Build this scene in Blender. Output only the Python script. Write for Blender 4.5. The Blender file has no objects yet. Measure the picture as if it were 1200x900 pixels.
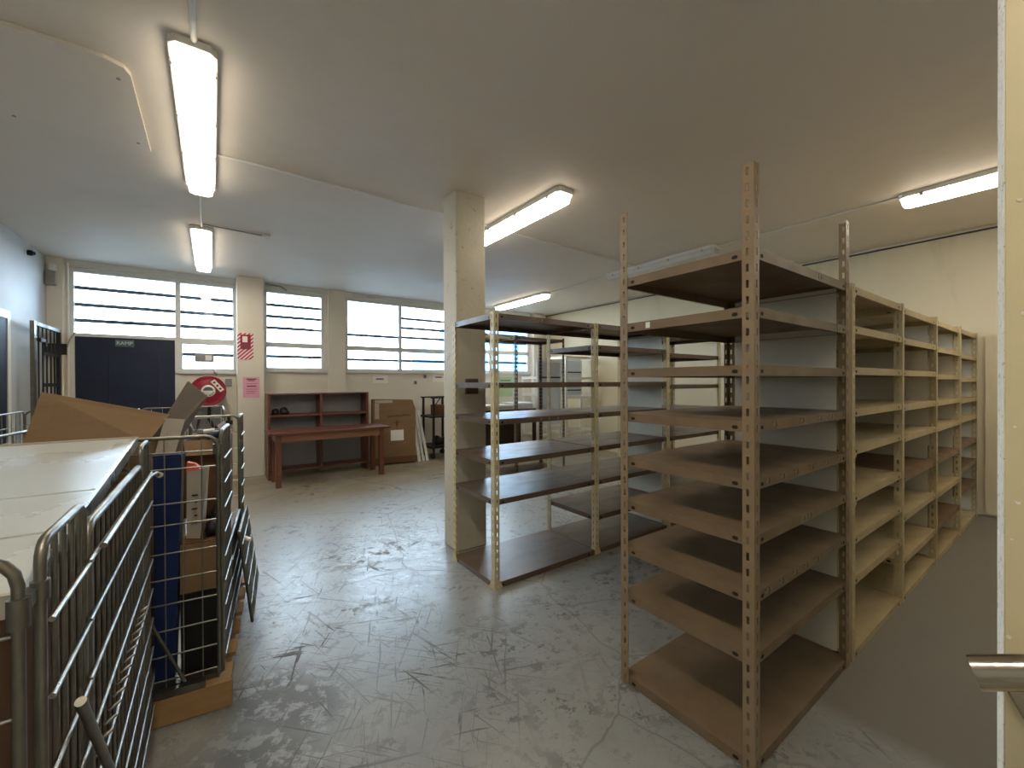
import bpy, math, random
from mathutils import Vector, Matrix
random.seed(7)
C = bpy.context.scene.collection
SC = bpy.context.scene
R = math.radians

# ------------------------------------------------------------------ camera
def setup_camera():
    yaw, pit, rol = R(54.33336), R(-0.26523), R(-0.2468)
    F = Vector((math.cos(yaw)*math.cos(pit), math.sin(yaw)*math.cos(pit), math.sin(pit)))
    r = F.cross(Vector((0, 0, 1))).normalized(); u = r.cross(F)
    r2 = math.cos(rol)*r + math.sin(rol)*u
    u2 = -math.sin(rol)*r + math.cos(rol)*u
    cd = bpy.data.cameras.new('camera'); co = bpy.data.objects.new('camera', cd); C.objects.link(co)
    m = Matrix((r2, u2, -F)).transposed().to_4x4(); m.translation = (0, 0, 1.43)
    co.matrix_world = m
    cd.sensor_width = 36; cd.lens = 489.165/1200*36; cd.clip_start = 0.02; cd.clip_end = 300
    SC.camera = co
setup_camera()

# ------------------------------------------------------------------ world and exposure
SKY_STRENGTH = 8.5
LAMP_STRENGTH = 13.0
def setup_world():
    w = bpy.data.worlds.new('overcast_sky'); SC.world = w; w.use_nodes = True
    nt = w.node_tree; nt.nodes.clear()
    out = nt.nodes.new('ShaderNodeOutputWorld'); bg = nt.nodes.new('ShaderNodeBackground')
    tc = nt.nodes.new('ShaderNodeTexCoord'); sep = nt.nodes.new('ShaderNodeSeparateXYZ')
    ramp = nt.nodes.new('ShaderNodeValToRGB'); ns = nt.nodes.new('ShaderNodeTexNoise')
    mix = nt.nodes.new('ShaderNodeMixRGB')
    ns.inputs['Scale'].default_value = 2.2; ns.inputs['Detail'].default_value = 5
    ramp.color_ramp.elements[0].color = (0.58, 0.77, 1.0, 1); ramp.color_ramp.elements[0].position = 0.0
    ramp.color_ramp.elements[1].color = (0.50, 0.74, 1.0, 1); ramp.color_ramp.elements[1].position = 0.9
    mix.inputs[2].default_value = (0.68, 0.84, 1.0, 1)
    nt.links.new(tc.outputs['Generated'], sep.inputs[0]); nt.links.new(sep.outputs['Z'], ramp.inputs[0])
    nt.links.new(tc.outputs['Generated'], ns.inputs['Vector'])
    nt.links.new(ns.outputs[0], mix.inputs[0]); nt.links.new(ramp.outputs[0], mix.inputs[1])
    nt.links.new(mix.outputs[0], bg.inputs[0]); bg.inputs[1].default_value = SKY_STRENGTH
    nt.links.new(bg.outputs[0], out.inputs[0])
setup_world()
SC.view_settings.view_transform = 'Standard'; SC.view_settings.look = 'None'
SC.view_settings.gamma = 1; SC.view_settings.use_curve_mapping = False
SC.view_settings.exposure = 1.32
SC.cycles.max_bounces = 10; SC.cycles.diffuse_bounces = 5; SC.cycles.transparent_max_bounces = 16
SC.cycles.sample_clamp_indirect = 8

# ------------------------------------------------------------------ materials
def lin(c):
    o = []
    for v in c:
        v /= 255.0
        o.append(v/12.92 if v <= 0.04045 else ((v+0.055)/1.055)**2.4)
    return (*o, 1)

class NT:
    def __init__(s, name):
        s.m = bpy.data.materials.new(name); s.m.use_nodes = True; s.t = s.m.node_tree; s.t.nodes.clear()
        s.out = s.n('ShaderNodeOutputMaterial'); s.b = s.n('ShaderNodeBsdfPrincipled')
        s.l(s.b.outputs[0], s.out.inputs[0]); s.tc = s.n('ShaderNodeTexCoord')
    def n(s, k, **kw):
        x = s.t.nodes.new(k)
        for a, v in kw.items(): setattr(x, a, v)
        return x
    def l(s, a, b): s.t.links.new(a, b)
    def vec(s, scale=(1, 1, 1), rot=(0, 0, 0), loc=(0, 0, 0)):
        src = s.tc.outputs['Object']
        if any(rot):        # turn first, then stretch along the turned axes
            mr = s.n('ShaderNodeMapping'); mr.inputs['Rotation'].default_value = rot; s.l(src, mr.inputs[0]); src = mr.outputs[0]
        mp = s.n('ShaderNodeMapping'); mp.inputs['Scale'].default_value = scale; mp.inputs['Location'].default_value = loc
        s.l(src, mp.inputs[0]); return mp.outputs[0]
    def noise(s, scale, detail=4, rough=0.55, vec=None, dist=0):
        x = s.n('ShaderNodeTexNoise'); x.inputs['Scale'].default_value = scale
        x.inputs['Detail'].default_value = detail; x.inputs['Roughness'].default_value = rough
        x.inputs['Distortion'].default_value = dist
        s.l(vec if vec is not None else s.tc.outputs['Object'], x.inputs['Vector']); return x.outputs[0]
    def ramp(s, v, a, b):
        x = s.n('ShaderNodeMapRange'); x.inputs[1].default_value = a; x.inputs[2].default_value = b
        x.inputs[3].default_value = 0; x.inputs[4].default_value = 1; x.clamp = True
        s.l(v, x.inputs[0]); return x.outputs[0]
    def math(s, op, a, b):
        x = s.n('ShaderNodeMath', operation=op)
        for i, v in enumerate((a, b)):
            if isinstance(v, (int, float)): x.inputs[i].default_value = v
            else: s.l(v, x.inputs[i])
        return x.outputs[0]
    def mix(s, f, a, b):
        x = s.n('ShaderNodeMixRGB')
        for i, v in enumerate((f, a, b)):
            if isinstance(v, (int, float)): x.inputs[i].default_value = v
            elif isinstance(v, tuple): x.inputs[i].default_value = v
            else: s.l(v, x.inputs[i])
        return x.outputs[0]
    def bump(s, h, strength=0.2, dist=0.01):
        x = s.n('ShaderNodeBump'); x.inputs['Strength'].default_value = strength
        x.inputs['Distance'].default_value = dist; s.l(h, x.inputs['Height']); s.l(x.outputs[0], s.b.inputs['Normal'])

MATS = {}
def pm(name, col, rough=0.5, metal=0.0, var=0.12, scale=5.0, col2=None, patch=None, pscale=9.0, plo=0.62, phi=0.68,
       bump=0.0, bscale=60, stretch=(1, 1, 1), rvar=0.1, spec=0.5):
    t = NT(name); b = lin(col)
    d = lin(col2) if col2 else tuple(v*(1-2*var) for v in b[:3]) + (1,)
    v = t.vec(stretch)
    f = t.ramp(t.noise(scale, 6, 0.6, v), 0.3, 0.7)
    c = t.mix(f, b, d)
    if patch:
        pf = t.ramp(t.noise(pscale, 8, 0.65, t.vec(stretch, loc=(3, 7, 1))), plo, phi)
        c = t.mix(pf, c, lin(patch))
    t.l(c, t.b.inputs['Base Color']); t.b.inputs['Metallic'].default_value = metal
    t.b.inputs['Specular IOR Level'].default_value = spec
    rr = t.n('ShaderNodeMapRange'); rr.inputs[3].default_value = max(0.03, rough-rvar); rr.inputs[4].default_value = min(1, rough+rvar)
    t.l(f, rr.inputs[0]); t.l(rr.outputs[0], t.b.inputs['Roughness'])
    if bump: t.bump(t.noise(bscale, 5, 0.6), bump, 0.004)
    MATS[name] = t.m; return t.m

def emit(name, col, strength):
    t = NT(name); t.b.inputs['Base Color'].default_value = (0.8, 0.8, 0.78, 1)
    e = lin(col); t.b.inputs['Emission Color'].default_value = e
    n = t.noise(3, 2); mr = t.n('ShaderNodeMapRange'); mr.inputs[3].default_value = strength*0.93; mr.inputs[4].default_value = strength*1.07
    t.l(n, mr.inputs[0]); t.l(mr.outputs[0], t.b.inputs['Emission Strength'])
    MATS[name] = t.m; return t.m

WALL = pm('cream_wall_paint', (222, 216, 202), 0.7, var=0.03, scale=0.9, patch=(206, 198, 178), pscale=2.2, plo=0.6, phi=0.85, bump=0.25, bscale=40)
WALLL = pm('left_wall_block_paint', (184, 190, 192), 0.65, var=0.05, scale=1.3, patch=(176, 178, 176), pscale=1.6, plo=0.55, phi=0.75, bump=0.3, bscale=30, stretch=(1, .5, 1))
WALLR = pm('right_wall_paint', (222, 213, 186), 0.7, var=0.03, scale=0.8, patch=(188, 178, 146), pscale=1.7, plo=0.55, phi=0.85, bump=0.2, bscale=40, stretch=(1, 1, .25))
CEIL = pm('ceiling_paint', (226, 218, 207), 0.62, var=0.02, scale=0.6, patch=(210, 203, 188), pscale=0.9, plo=0.5, phi=0.85, bump=0.06, bscale=25)
COLM = pm('pillar_paint', (206, 200, 182), 0.6, var=0.05, scale=3, patch=(150, 142, 122), pscale=16, plo=0.61, phi=0.70, bump=0.8, bscale=45)
FRAMEW = pm('window_frame_paint', (214, 216, 212), 0.5, var=0.05, scale=6, patch=(150, 150, 140), pscale=14, plo=0.68, phi=0.74)
NAVY = pm('navy_door_paint', (22, 34, 62), 0.45, var=0.1, scale=2)
DARKDOOR = pm('dark_doorway_paint', (22, 30, 46), 0.6, var=0.1, scale=2)
BAR = pm('dark_grey_bar', (66, 68, 80), 0.5, var=0.1)
TANP = pm('tan_rack_enamel_post', (146, 126, 98), 0.45, var=0.06, scale=7, patch=(206, 194, 168), pscale=22, plo=0.7, phi=0.73)
TANS = pm('tan_rack_enamel_shelf', (130, 110, 84), 0.48, var=0.1, scale=4, col2=(112, 93, 70), patch=(88, 70, 52), pscale=6, plo=0.62, phi=0.75, bump=0.05)
KHAKIP = pm('khaki_rack_enamel_post', (198, 184, 146), 0.45, var=0.06, scale=7, patch=(130, 112, 78), pscale=25, plo=0.68, phi=0.72)
KHAKIS = pm('khaki_rack_enamel_shelf', (194, 178, 138), 0.45, var=0.1, scale=3, col2=(172, 154, 114), patch=(84, 68, 48), pscale=7, plo=0.66, phi=0.76, stretch=(1, 3, 1))
KHAKIB = pm('brown_rack_enamel_shelf', (128, 104, 76), 0.45, var=0.1, scale=3, patch=(100, 80, 56), pscale=7)
CREAMP = pm('cream_rack_enamel_post', (216, 204, 164), 0.42, var=0.05, scale=7, patch=(150, 128, 92), pscale=24, plo=0.68, phi=0.71)
BRNS = pm('brown_rack_enamel_shelf_worn', (106, 86, 70), 0.35, var=0.12, scale=3, col2=(92, 74, 62), patch=(116, 102, 92), pscale=5, plo=0.5, phi=0.85, rvar=0.08, spec=0.65, stretch=(1, 3, 1))
DKBRN = pm('dark_rack_enamel', (84, 70, 58), 0.45, var=0.1)
PANEL = pm('pale_grey_panel_steel', (224, 218, 200), 0.45, var=0.05, scale=3, patch=(200, 190, 168), pscale=5, plo=0.62, phi=0.8)
HOLE = pm('slot_shadow_black', (26, 20, 16), 0.8)
STICK = pm('paper_sticker', (172, 158, 134), 0.7, var=0.2, scale=30, patch=(84, 72, 56), pscale=50, plo=0.46, phi=0.56)
WHITEP = pm('white_paper', (236, 234, 226), 0.7, var=0.02)
STEEL = pm('galvanised_steel_wire', (168, 168, 160), 0.36, metal=1.0, var=0.12, scale=25)
STEELD = pm('dull_galvanised_tube', (140, 138, 128), 0.42, metal=1.0, var=0.15, scale=14)
CARD = pm('brown_cardboard', (138, 112, 82), 0.9, var=0.05, scale=3, patch=(126, 100, 72), pscale=5, plo=0.55, phi=0.75, stretch=(1, 1, 6))
CARDD = pm('dark_cardboard', (112, 78, 52), 0.85, var=0.06, scale=3)
CARDG = pm('grey_brown_cardboard', (126, 116, 106), 0.85, var=0.05, scale=3)
CARDL = pm('pale_cardboard', (186, 178, 164), 0.85, var=0.05, scale=3)
BOARDW = pm('white_laminate_board', (186, 190, 186), 0.3, var=0.03, scale=2, patch=(172, 176, 170), pscale=3, plo=0.5, phi=0.9)
ALU = pm('aluminium_edge', (190, 190, 186), 0.3, metal=1.0, var=0.05)
BLUE = pm('deep_blue_panel', (30, 46, 94), 0.4, var=0.06, scale=2)
BLACKP = pm('black_plastic', (20, 20, 22), 0.5)
BLACKM = pm('black_steel', (28, 28, 30), 0.5)
PINE = pm('rough_pallet_pine', (172, 136, 90), 0.8, var=0.1, scale=4, patch=(150, 106, 60), pscale=8, plo=0.6, phi=0.7, stretch=(1, 1, 8))
WOOD = pm('red_brown_varnished_wood', (118, 72, 56), 0.38, var=0.12, scale=5, col2=(98, 58, 46), stretch=(1, 8, 8))
WOODL = pm('brown_table_apron_wood', (140, 96, 66), 0.4, var=0.12, scale=5, stretch=(1, 8, 8))
DKWOOD = pm('dark_brown_desk_wood', (70, 42, 30), 0.4, var=0.12, scale=5, stretch=(1, 8, 8))
MIDWOOD = pm('warm_brown_drawer_wood', (130, 84, 52), 0.4, var=0.12, scale=5, stretch=(1, 8, 8))
RED = pm('fire_red_enamel', (146, 26, 50), 0.35, var=0.05)
WHITEM = pm('white_painted_metal', (226, 226, 220), 0.4, var=0.03)
GREYSHADE = pm('grey_wall_shade_colour', (150, 150, 150), 0.6, var=0.04)  # grey tone imitates the shaded wall seen through the bookshelf
GREYP = pm('grey_plastic', (150, 150, 148), 0.5)
DKHOSE = pm('dark_rubber_hose', (60, 44, 40), 0.6)
CHROME = pm('brushed_steel_lever', (196, 186, 168), 0.2, metal=1.0, var=0.04, stretch=(30, 1, 30), rvar=0.06)
DOORP = pm('cream_door_paint', (214, 202, 164), 0.5, var=0.03, scale=3, patch=(190, 178, 140), pscale=30, plo=0.72, phi=0.75)
EDGEW = pm('chipped_white_edge', (236, 232, 216), 0.7, var=0.05, scale=60, patch=(170, 160, 134), pscale=160, plo=0.58, phi=0.64, bump=0.6, bscale=200)
PINK = pm('pink_paper', (226, 164, 186), 0.7, var=0.03)
INK = pm('notice_ink', (120, 70, 92), 0.7)
INKG = pm('grey_blue_ink', (120, 126, 140), 0.7)
GREEN = pm('pale_green_notice', (176, 204, 158), 0.7, var=0.05)
SIGNG = pm('grey_green_sign', (84, 108, 112), 0.4)
SIGNT = pm('pale_sign_lettering', (206, 222, 222), 0.4)
PALEB = pm('pale_blue_white_panel', (206, 216, 226), 0.25, var=0.03, scale=1)
ORANGE = pm('orange_plastic', (226, 96, 54), 0.5)
CONC = pm('yard_concrete', (96, 98, 96), 0.8, var=0.08, scale=2)
SKYBLUE = pm('blue_cladding', (96, 160, 226), 0.6, var=0.05)
DIFF = emit('lit_prismatic_diffuser', (255, 241, 220), LAMP_STRENGTH)
DIFFS = emit('lit_diffuser_side', (255, 240, 216), LAMP_STRENGTH*0.2)
DIFFOFF = pm('unlit_prismatic_diffuser', (208, 208, 204), 0.35, var=0.03)
TUBE = emit('lit_tube', (255, 240, 208), LAMP_STRENGTH*1.2)

def stripes():
    t = NT('red_white_hazard_stripes'); w = t.n('ShaderNodeTexWave', wave_type='BANDS', bands_direction='X')
    w.inputs['Scale'].default_value = 8.0; w.inputs['Distortion'].default_value = 0
    t.l(t.vec(rot=(0, R(-45), 0)), w.inputs['Vector'])
    c = t.mix(t.ramp(w.outputs[1], 0.48, 0.52), lin((232, 224, 222)), lin((190, 36, 66)))
    t.l(c, t.b.inputs['Base Color']); t.b.inputs['Roughness'].default_value = 0.5; return t.m
STRIPE = stripes()

def glass():
    m = bpy.data.materials.new('window_glass'); m.use_nodes = True; t = m.node_tree; t.nodes.clear()
    o = t.nodes.new('ShaderNodeOutputMaterial'); tr = t.nodes.new('ShaderNodeBsdfTransparent'); gl = t.nodes.new('ShaderNodeBsdfGlossy')
    lw = t.nodes.new('ShaderNodeFresnel'); mx = t.nodes.new('ShaderNodeMixShader')
    tc = t.nodes.new('ShaderNodeTexCoord'); ns = t.nodes.new('ShaderNodeTexNoise'); rp = t.nodes.new('ShaderNodeMixRGB')
    ns.inputs['Scale'].default_value = 2; t.links.new(tc.outputs['Object'], ns.inputs[0]); t.links.new(ns.outputs[0], rp.inputs[0])
    rp.inputs[1].default_value = (0.95, 0.97, 0.97, 1); rp.inputs[2].default_value = (0.9, 0.93, 0.94, 1)
    t.links.new(rp.outputs[0], tr.inputs[0]); gl.inputs['Roughness'].default_value = 0.02; lw.inputs[0].default_value = 1.4
    t.links.new(lw.outputs[0], mx.inputs[0]); t.links.new(tr.outputs[0], mx.inputs[1]); t.links.new(gl.outputs[0], mx.inputs[2])
    t.links.new(mx.outputs[0], o.inputs[0]); return m
GLASS = glass()

def floor_mat():
    t = NT('worn_grey_floor_paint')
    obj = t.tc.outputs['Object']
    base = t.mix(t.ramp(t.noise(1.4, 5), 0.3, 0.7), lin((160, 160, 155)), lin((138, 139, 136)))
    # areas that get the traffic
    zone = t.ramp(t.noise(0.75, 2, 0.4, t.vec(loc=(1.3, 0.2, 0))), 0.42, 0.62)
    # aisle by the right hand racks was repainted: no scratches there
    sep = t.n('ShaderNodeSeparateXYZ'); t.l(obj, sep.inputs[0])
    sx = t.ramp(sep.outputs[0], 2.12, 2.22); sy = t.ramp(sep.outputs[1], 0.80, 0.73)
    aisle = t.math('MULTIPLY', sx, sy)
    keep = t.math('SUBTRACT', 1.0, aisle)
    base = t.mix(t.math('MULTIPLY', t.math('MULTIPLY', t.ramp(t.noise(9, 8, 0.7), 0.5, 0.75), 0.45), keep), base, lin((116, 116, 114)))
    wear = None
    for k, (rot, sc, lo) in enumerate(((R(20), (2.2, 46, 1), 0.61), (R(-55), (1.8, 54, 1), 0.617), (R(75), (2.6, 60, 1), 0.62), (R(48), (2.0, 64, 1), 0.62), (R(110), (2.4, 50, 1), 0.625))):
        n = t.noise(1.0, 4, 0.62, t.vec(sc, (0, 0, rot), (k*3.1, k*1.7, 0)), 0.9)
        s_ = t.ramp(n, lo, lo+0.035)
        wear = s_ if wear is None else t.math('MAXIMUM', wear, s_)
    def spot(x, y, r):
        vd = t.n('ShaderNodeVectorMath', operation='DISTANCE'); t.l(obj, vd.inputs[0]); vd.inputs[1].default_value = (x, y, 0)
        return t.ramp(vd.outputs['Value'], r, r*0.35)
    def spots(lst):
        o = None
        for a in lst:
            q = spot(*a); o = q if o is None else t.math('MAXIMUM', o, q)
        return o
    scr = spots(((.55, 2.35, .75), (.35, 1.75, .7), (.75, 3.2, .9), (1.0, 1.8, .6), (1.2, 3.9, .7), (.1, 1.3, .6)))
    wear = t.math('MULTIPLY', wear, t.math('ADD', t.math('MULTIPLY', scr, .75), t.math('MULTIPLY', t.ramp(t.noise(2.2, 2, 0.5, t.vec(loc=(5, 5, 0))), 0.45, 0.62), 0.6)))
    vo = t.n('ShaderNodeTexVoronoi', feature='DISTANCE_TO_EDGE'); vo.inputs['Scale'].default_value = 0.55
    wv = t.n('ShaderNodeVectorMath', operation='ADD'); nc = t.n('ShaderNodeTexNoise'); nc.inputs['Scale'].default_value = 2.0; nc.inputs['Detail'].default_value = 6
    t.l(obj, nc.inputs['Vector'])
    sc2 = t.n('ShaderNodeVectorMath', operation='SCALE'); sc2.inputs['Scale'].default_value = 0.22; t.l(nc.outputs[1], sc2.inputs[0])
    t.l(obj, wv.inputs[0]); t.l(sc2.outputs[0], wv.inputs[1]); t.l(wv.outputs[0], vo.inputs['Vector'])
    cr = t.math('MULTIPLY', t.ramp(vo.outputs[0], 0.0038, 0.001), 0.6)
    wear = t.math('MAXIMUM', wear, cr)
    chn = t.noise(9, 10, 0.75, t.vec(loc=(2, 9, 0)))
    near = spots(((1.38, 1.78, .34), (1.22, 1.92, .22), (1.02, 1.52, .2), (1.25, 1.35, .22), (.95, 3.55, .45), (1.35, 3.5, .4), (1.75, 1.95, .3), (1.55, 1.2, .25)))
    chips = t.math('MULTIPLY', t.ramp(chn, 0.535, 0.56), t.math('MAXIMUM', near, t.ramp(t.noise(1.6, 3, 0.5, t.vec(loc=(8, 2, 0))), 0.56, 0.66)))
    dark = spots(((.10, 1.8, .40), (-.05, 1.45, .36), (.30, 2.05, .30), (.2, 2.2, .28)))
    scuff = t.math('MULTIPLY', dark, t.ramp(t.noise(13, 8, 0.7, t.vec(loc=(4, 4, 0))), 0.56, 0.50))
    spec = t.ramp(t.noise(30, 6, 0.65), 0.635, 0.665)
    wear = t.math('MAXIMUM', wear, t.math('MAXIMUM', chips, t.math('MULTIPLY', spec, t.math('ADD', t.math('MULTIPLY', zone, .6), .4))))
    wear = t.math('MAXIMUM', wear, t.math('MULTIPLY', scuff, .9))
    wear = t.math('MULTIPLY', wear, keep)
    base = t.mix(aisle, base, lin((128, 123, 114)))
    # dustier by the far wall
    far = t.math('MULTIPLY', t.ramp(sep.outputs[1], 4.6, 6.6), t.ramp(t.noise(2.2, 5), 0.25, 0.6))
    base = t.mix(t.math('MULTIPLY', far, 0.9), base, lin((146, 132, 104)))
    c = t.mix(t.math('MULTIPLY', wear, 0.78), base, lin((86, 83, 80)))
    t.l(c, t.b.inputs['Base Color'])
    r_ = t.math('ADD', t.math('MULTIPLY', t.noise(11, 6, 0.7), 0.2), 0.19)
    r_ = t.math('ADD', r_, t.math('MULTIPLY', wear, 0.35))
    r_ = t.math('ADD', r_, t.math('MULTIPLY', far, 0.15))
    r_ = t.math('ADD', r_, t.math('MULTIPLY', aisle, 0.3))
    t.l(r_, t.b.inputs['Roughness'])
    hb = t.math('ADD', t.math('MULTIPLY', wear, -0.6), t.math('MULTIPLY', t.noise(26, 6, 0.7), 0.8))
    t.bump(hb, 0.10, 0.006)
    return t.m
FLOOR = floor_mat()

# ------------------------------------------------------------------ mesh builder
class MB:
    def __init__(s): s.v = []; s.f = []; s.mi = []; s.sm = []
    def add(s, vs, fs, mi=0, smooth=False):
        b = len(s.v); s.v += [tuple(p) for p in vs]
        for f in fs: s.f.append(tuple(i+b for i in f)); s.mi.append(mi); s.sm.append(smooth)
        return s
    def box(s, x0, x1, y0, y1, z0, z1, mi=0):
        p = [(x0, y0, z0), (x1, y0, z0), (x1, y1, z0), (x0, y1, z0), (x0, y0, z1), (x1, y0, z1), (x1, y1, z1), (x0, y1, z1)]
        return s.add(p, [(0, 3, 2, 1), (4, 5, 6, 7), (0, 1, 5, 4), (1, 2, 6, 5), (2, 3, 7, 6), (3, 0, 4, 7)], mi)
    def hexa(s, p, mi=0):      # 4 bottom points then 4 top points
        return s.add(p, [(0, 3, 2, 1), (4, 5, 6, 7), (0, 1, 5, 4), (1, 2, 6, 5), (2, 3, 7, 6), (3, 0, 4, 7)], mi)
    def prism(s, poly, d, mi=0):   # polygon of 3d points swept by vector d
        n = len(poly); d = Vector(d); q = [Vector(p) for p in poly]
        vs = q + [p+d for p in q]
        fs = [tuple(range(n-1, -1, -1)), tuple(range(n, 2*n))] + [(i, (i+1) % n, (i+1) % n+n, i+n) for i in range(n)]
        return s.add(vs, fs, mi)
    def tube(s, pts, r, n=8, mi=0, caps=True):
        pts = [Vector(p) for p in pts]; rings = []
        up = None
        for i, p in enumerate(pts):
            a = pts[max(i-1, 0)]; b = pts[min(i+1, len(pts)-1)]; d = (b-a).normalized()
            if up is None:
                up = Vector((0, 0, 1)) if abs(d.z) < 0.9 else Vector((1, 0, 0))
            x = d.cross(up).normalized(); y = x.cross(d).normalized(); up = y
            rr = r[i] if isinstance(r, (list, tuple)) else r
            rings.append([p + rr*(math.cos(2*math.pi*k/n)*x + math.sin(2*math.pi*k/n)*y) for k in range(n)])
        vs = [q for rg in rings for q in rg]; fs = []
        for i in range(len(pts)-1):
            for k in range(n):
                fs.append((i*n+k, i*n+(k+1) % n, (i+1)*n+(k+1) % n, (i+1)*n+k))
        s.add(vs, fs, mi, True)
        if caps:
            s.add(rings[0], [tuple(range(n))], mi); s.add(rings[-1], [tuple(range(n-1, -1, -1))], mi)
        return s
    def cyl(s, a, b, r, n=16, mi=0): return s.tube([a, b], r, n, mi)
    def lathe(s, prof, axis_o, axis_d, n=32, mi=0):   # prof: (radius, along)
        d = Vector(axis_d).normalized(); o = Vector(axis_o)
        up = Vector((0, 0, 1)) if abs(d.z) < 0.9 else Vector((1, 0, 0))
        x = d.cross(up).normalized(); y = x.cross(d).normalized()
        vs = []; fs = []
        for (r, h) in prof:
            for k in range(n): vs.append(o + d*h + r*(math.cos(2*math.pi*k/n)*x + math.sin(2*math.pi*k/n)*y))
        for i in range(len(prof)-1):
            for k in range(n): fs.append((i*n+k, i*n+(k+1) % n, (i+1)*n+(k+1) % n, (i+1)*n+k))
        s.add(vs, fs, mi, True); return s
    def mesh(s, name, mats):
        me = bpy.data.meshes.new(name); me.from_pydata(s.v, [], s.f); me.update()
        for m in (mats if isinstance(mats, (list, tuple)) else [mats]): me.materials.append(m)
        me.polygons.foreach_set('material_index', s.mi); me.polygons.foreach_set('use_smooth', s.sm)
        return me

ORG = {}
def link(name, me, parent=None, loc=(0, 0, 0), rz=0.0):
    o = bpy.data.objects.new(name, me); C.objects.link(o)
    o.location = loc; o.rotation_euler = (0, 0, rz)
    if parent: o.parent = parent
    return o
def tag(o, label=None, cat=None, group=None, kind=None):
    if label: o['label'] = label
    if cat: o['category'] = cat
    if group: o['group'] = group
    if kind: o['kind'] = kind
    return o
def thing(name, label, cat, loc, rz=0, group=None):
    o = link(name, None, None, loc, rz); o.empty_display_size = 0.1
    ORG[o.name] = Vector(loc); return tag(o, label, cat, group)
def origin(p):
    while p.parent: p = p.parent
    return ORG[p.name]
def part(name, mb, mat, parent, bevel=0, label=None):
    # mb holds world coordinates; the part's own origin is the centre of its base
    root = origin(parent)
    acc = Vector((0, 0, 0)); q = parent
    while q.parent: acc += Vector(q.location); q = q.parent
    lo = Vector((min(v[0] for v in mb.v), min(v[1] for v in mb.v), min(v[2] for v in mb.v)))
    hi = Vector((max(v[0] for v in mb.v), max(v[1] for v in mb.v), max(v[2] for v in mb.v)))
    c = (lo+hi)/2
    mb.v = [tuple(Vector(v)-c) for v in mb.v]
    o = link(name, mb.mesh(name, mat), parent, c-root-acc)
    if bevel: bev(o, bevel)
    if label: o['label'] = label
    return o
def bev(o, w):
    m = o.modifiers.new('bevel', 'BEVEL'); m.width = w; m.segments = 2; m.limit_method = 'ANGLE'; m.angle_limit = R(40)
def solo(name, mb, mat, label, cat, group=None, bevel=0):
    lo = [min(v[i] for v in mb.v) for i in range(3)]; hi = [max(v[i] for v in mb.v) for i in range(3)]
    c = Vector(((lo[0]+hi[0])/2, (lo[1]+hi[1])/2, lo[2]))
    mb.v = [tuple(Vector(v)-c) for v in mb.v]
    o = link(name, mb.mesh(name, mat), None, c); ORG[o.name] = c
    if bevel: bev(o, bevel)
    return tag(o, label, cat, group)
def struct(name, mb, mat, label=None):
    o = link(name, mb.mesh(name, mat)); ORG[o.name] = Vector((0, 0, 0)); o['kind'] = 'structure'
    if label: o['label'] = label
    return o
def text_mesh(body, size, mat, name, depth=0.0015):
    cu = bpy.data.curves.new(name, 'FONT'); cu.body = body; cu.size = size; cu.extrude = depth; cu.align_x = 'CENTER'; cu.align_y = 'CENTER'
    tmp = bpy.data.objects.new(name, cu); C.objects.link(tmp)
    dg = bpy.context.evaluated_depsgraph_get(); me = bpy.data.meshes.new_from_object(tmp.evaluated_get(dg))
    bpy.data.objects.remove(tmp); bpy.data.curves.remove(cu)
    me.materials.clear(); me.materials.append(mat); return me

H = 3.05; XL = -1.70; XR = 6.62; YF = -0.90; YB = 7.80

# ------------------------------------------------------------------ room shell
struct('floor', MB().box(XL-.15, XR+.15, YF-.15, YB+.2, -0.12, 0), FLOOR, 'worn grey painted concrete floor with scratches')
struct('ceiling', MB().box(XL-.15, XR+.15, YF-.15, YB+.2, H, H+0.15), CEIL, 'flat painted ceiling')
m = MB()   # left wall with doorway y 5.45..6.48
m.box(XL-.15, XL, YF-.15, 5.45, 0, H); m.box(XL-.15, XL, 6.48, YB+.2, 0, H); m.box(XL-.15, XL, 5.45, 6.48, 2.14, H)
wl = struct('wall_left', m, WALLL, 'pale blockwork left wall')
struct('wall_right', MB().box(XR, XR+.15, YF-.15, YB+.2, 0, H), WALLR, 'cream right wall above the racks')
struct('wall_front', MB().box(XL, XR, YF-.15, YF, 0, H), WALL)
# back wall built round its openings
m = MB(); Y0, Y1 = YB, YB+.16
zs, zt = 1.64, 2.955
def wb(x0, x1, z0, z1): m.box(x0, x1, Y0, Y1, z0, z1)
wb(XL, -1.52, 0, H); wb(-1.52, .31, zt, H); wb(-.43, .31, 0, 1.605)
wb(.31, .68, 0, H); wb(.68, 1.59, 0, zs); wb(.68, 1.59, zt, H); wb(1.59, 1.94, 0, H)
wb(1.94, 3.97, 0, zs); wb(1.94, 3.97, zt, H); wb(3.97, 4.30, 0, H); wb(4.30, 6.12, 0, zs); wb(4.30, 6.12, zt, H); wb(6.12, XR, 0, H)
struct('wall_back', m, WALL, 'cream back wall below the windows')
o = struct('trim_1', MB().box(.305, .655, 7.50, 7.80, 0, H), WALL, 'wide cream pilaster carrying the red notice'); bev(o, .008)
o = struct('trim_2', MB().box(1.64, 1.92, 7.72, 7.80, 0, H), WALL, 'shallow pilaster between the second and third windows'); bev(o, .006)
o = struct('trim_3', MB().box(6.14, 6.42, 7.66, 7.80, 0, H), WALL); bev(o, .006)
o = struct('trim_4', MB().box(XL, -1.55, 7.70, 7.80, 0, H), WALL, 'corner pilaster left of the navy door'); bev(o, .006)
struct('trim_5', MB().box(XL, .30, 7.77, 7.80, 2.975, H), FRAMEW)
struct('trim_6', MB().box(.66, 6.12, 7.77, 7.80, 2.985, H), FRAMEW)
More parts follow.
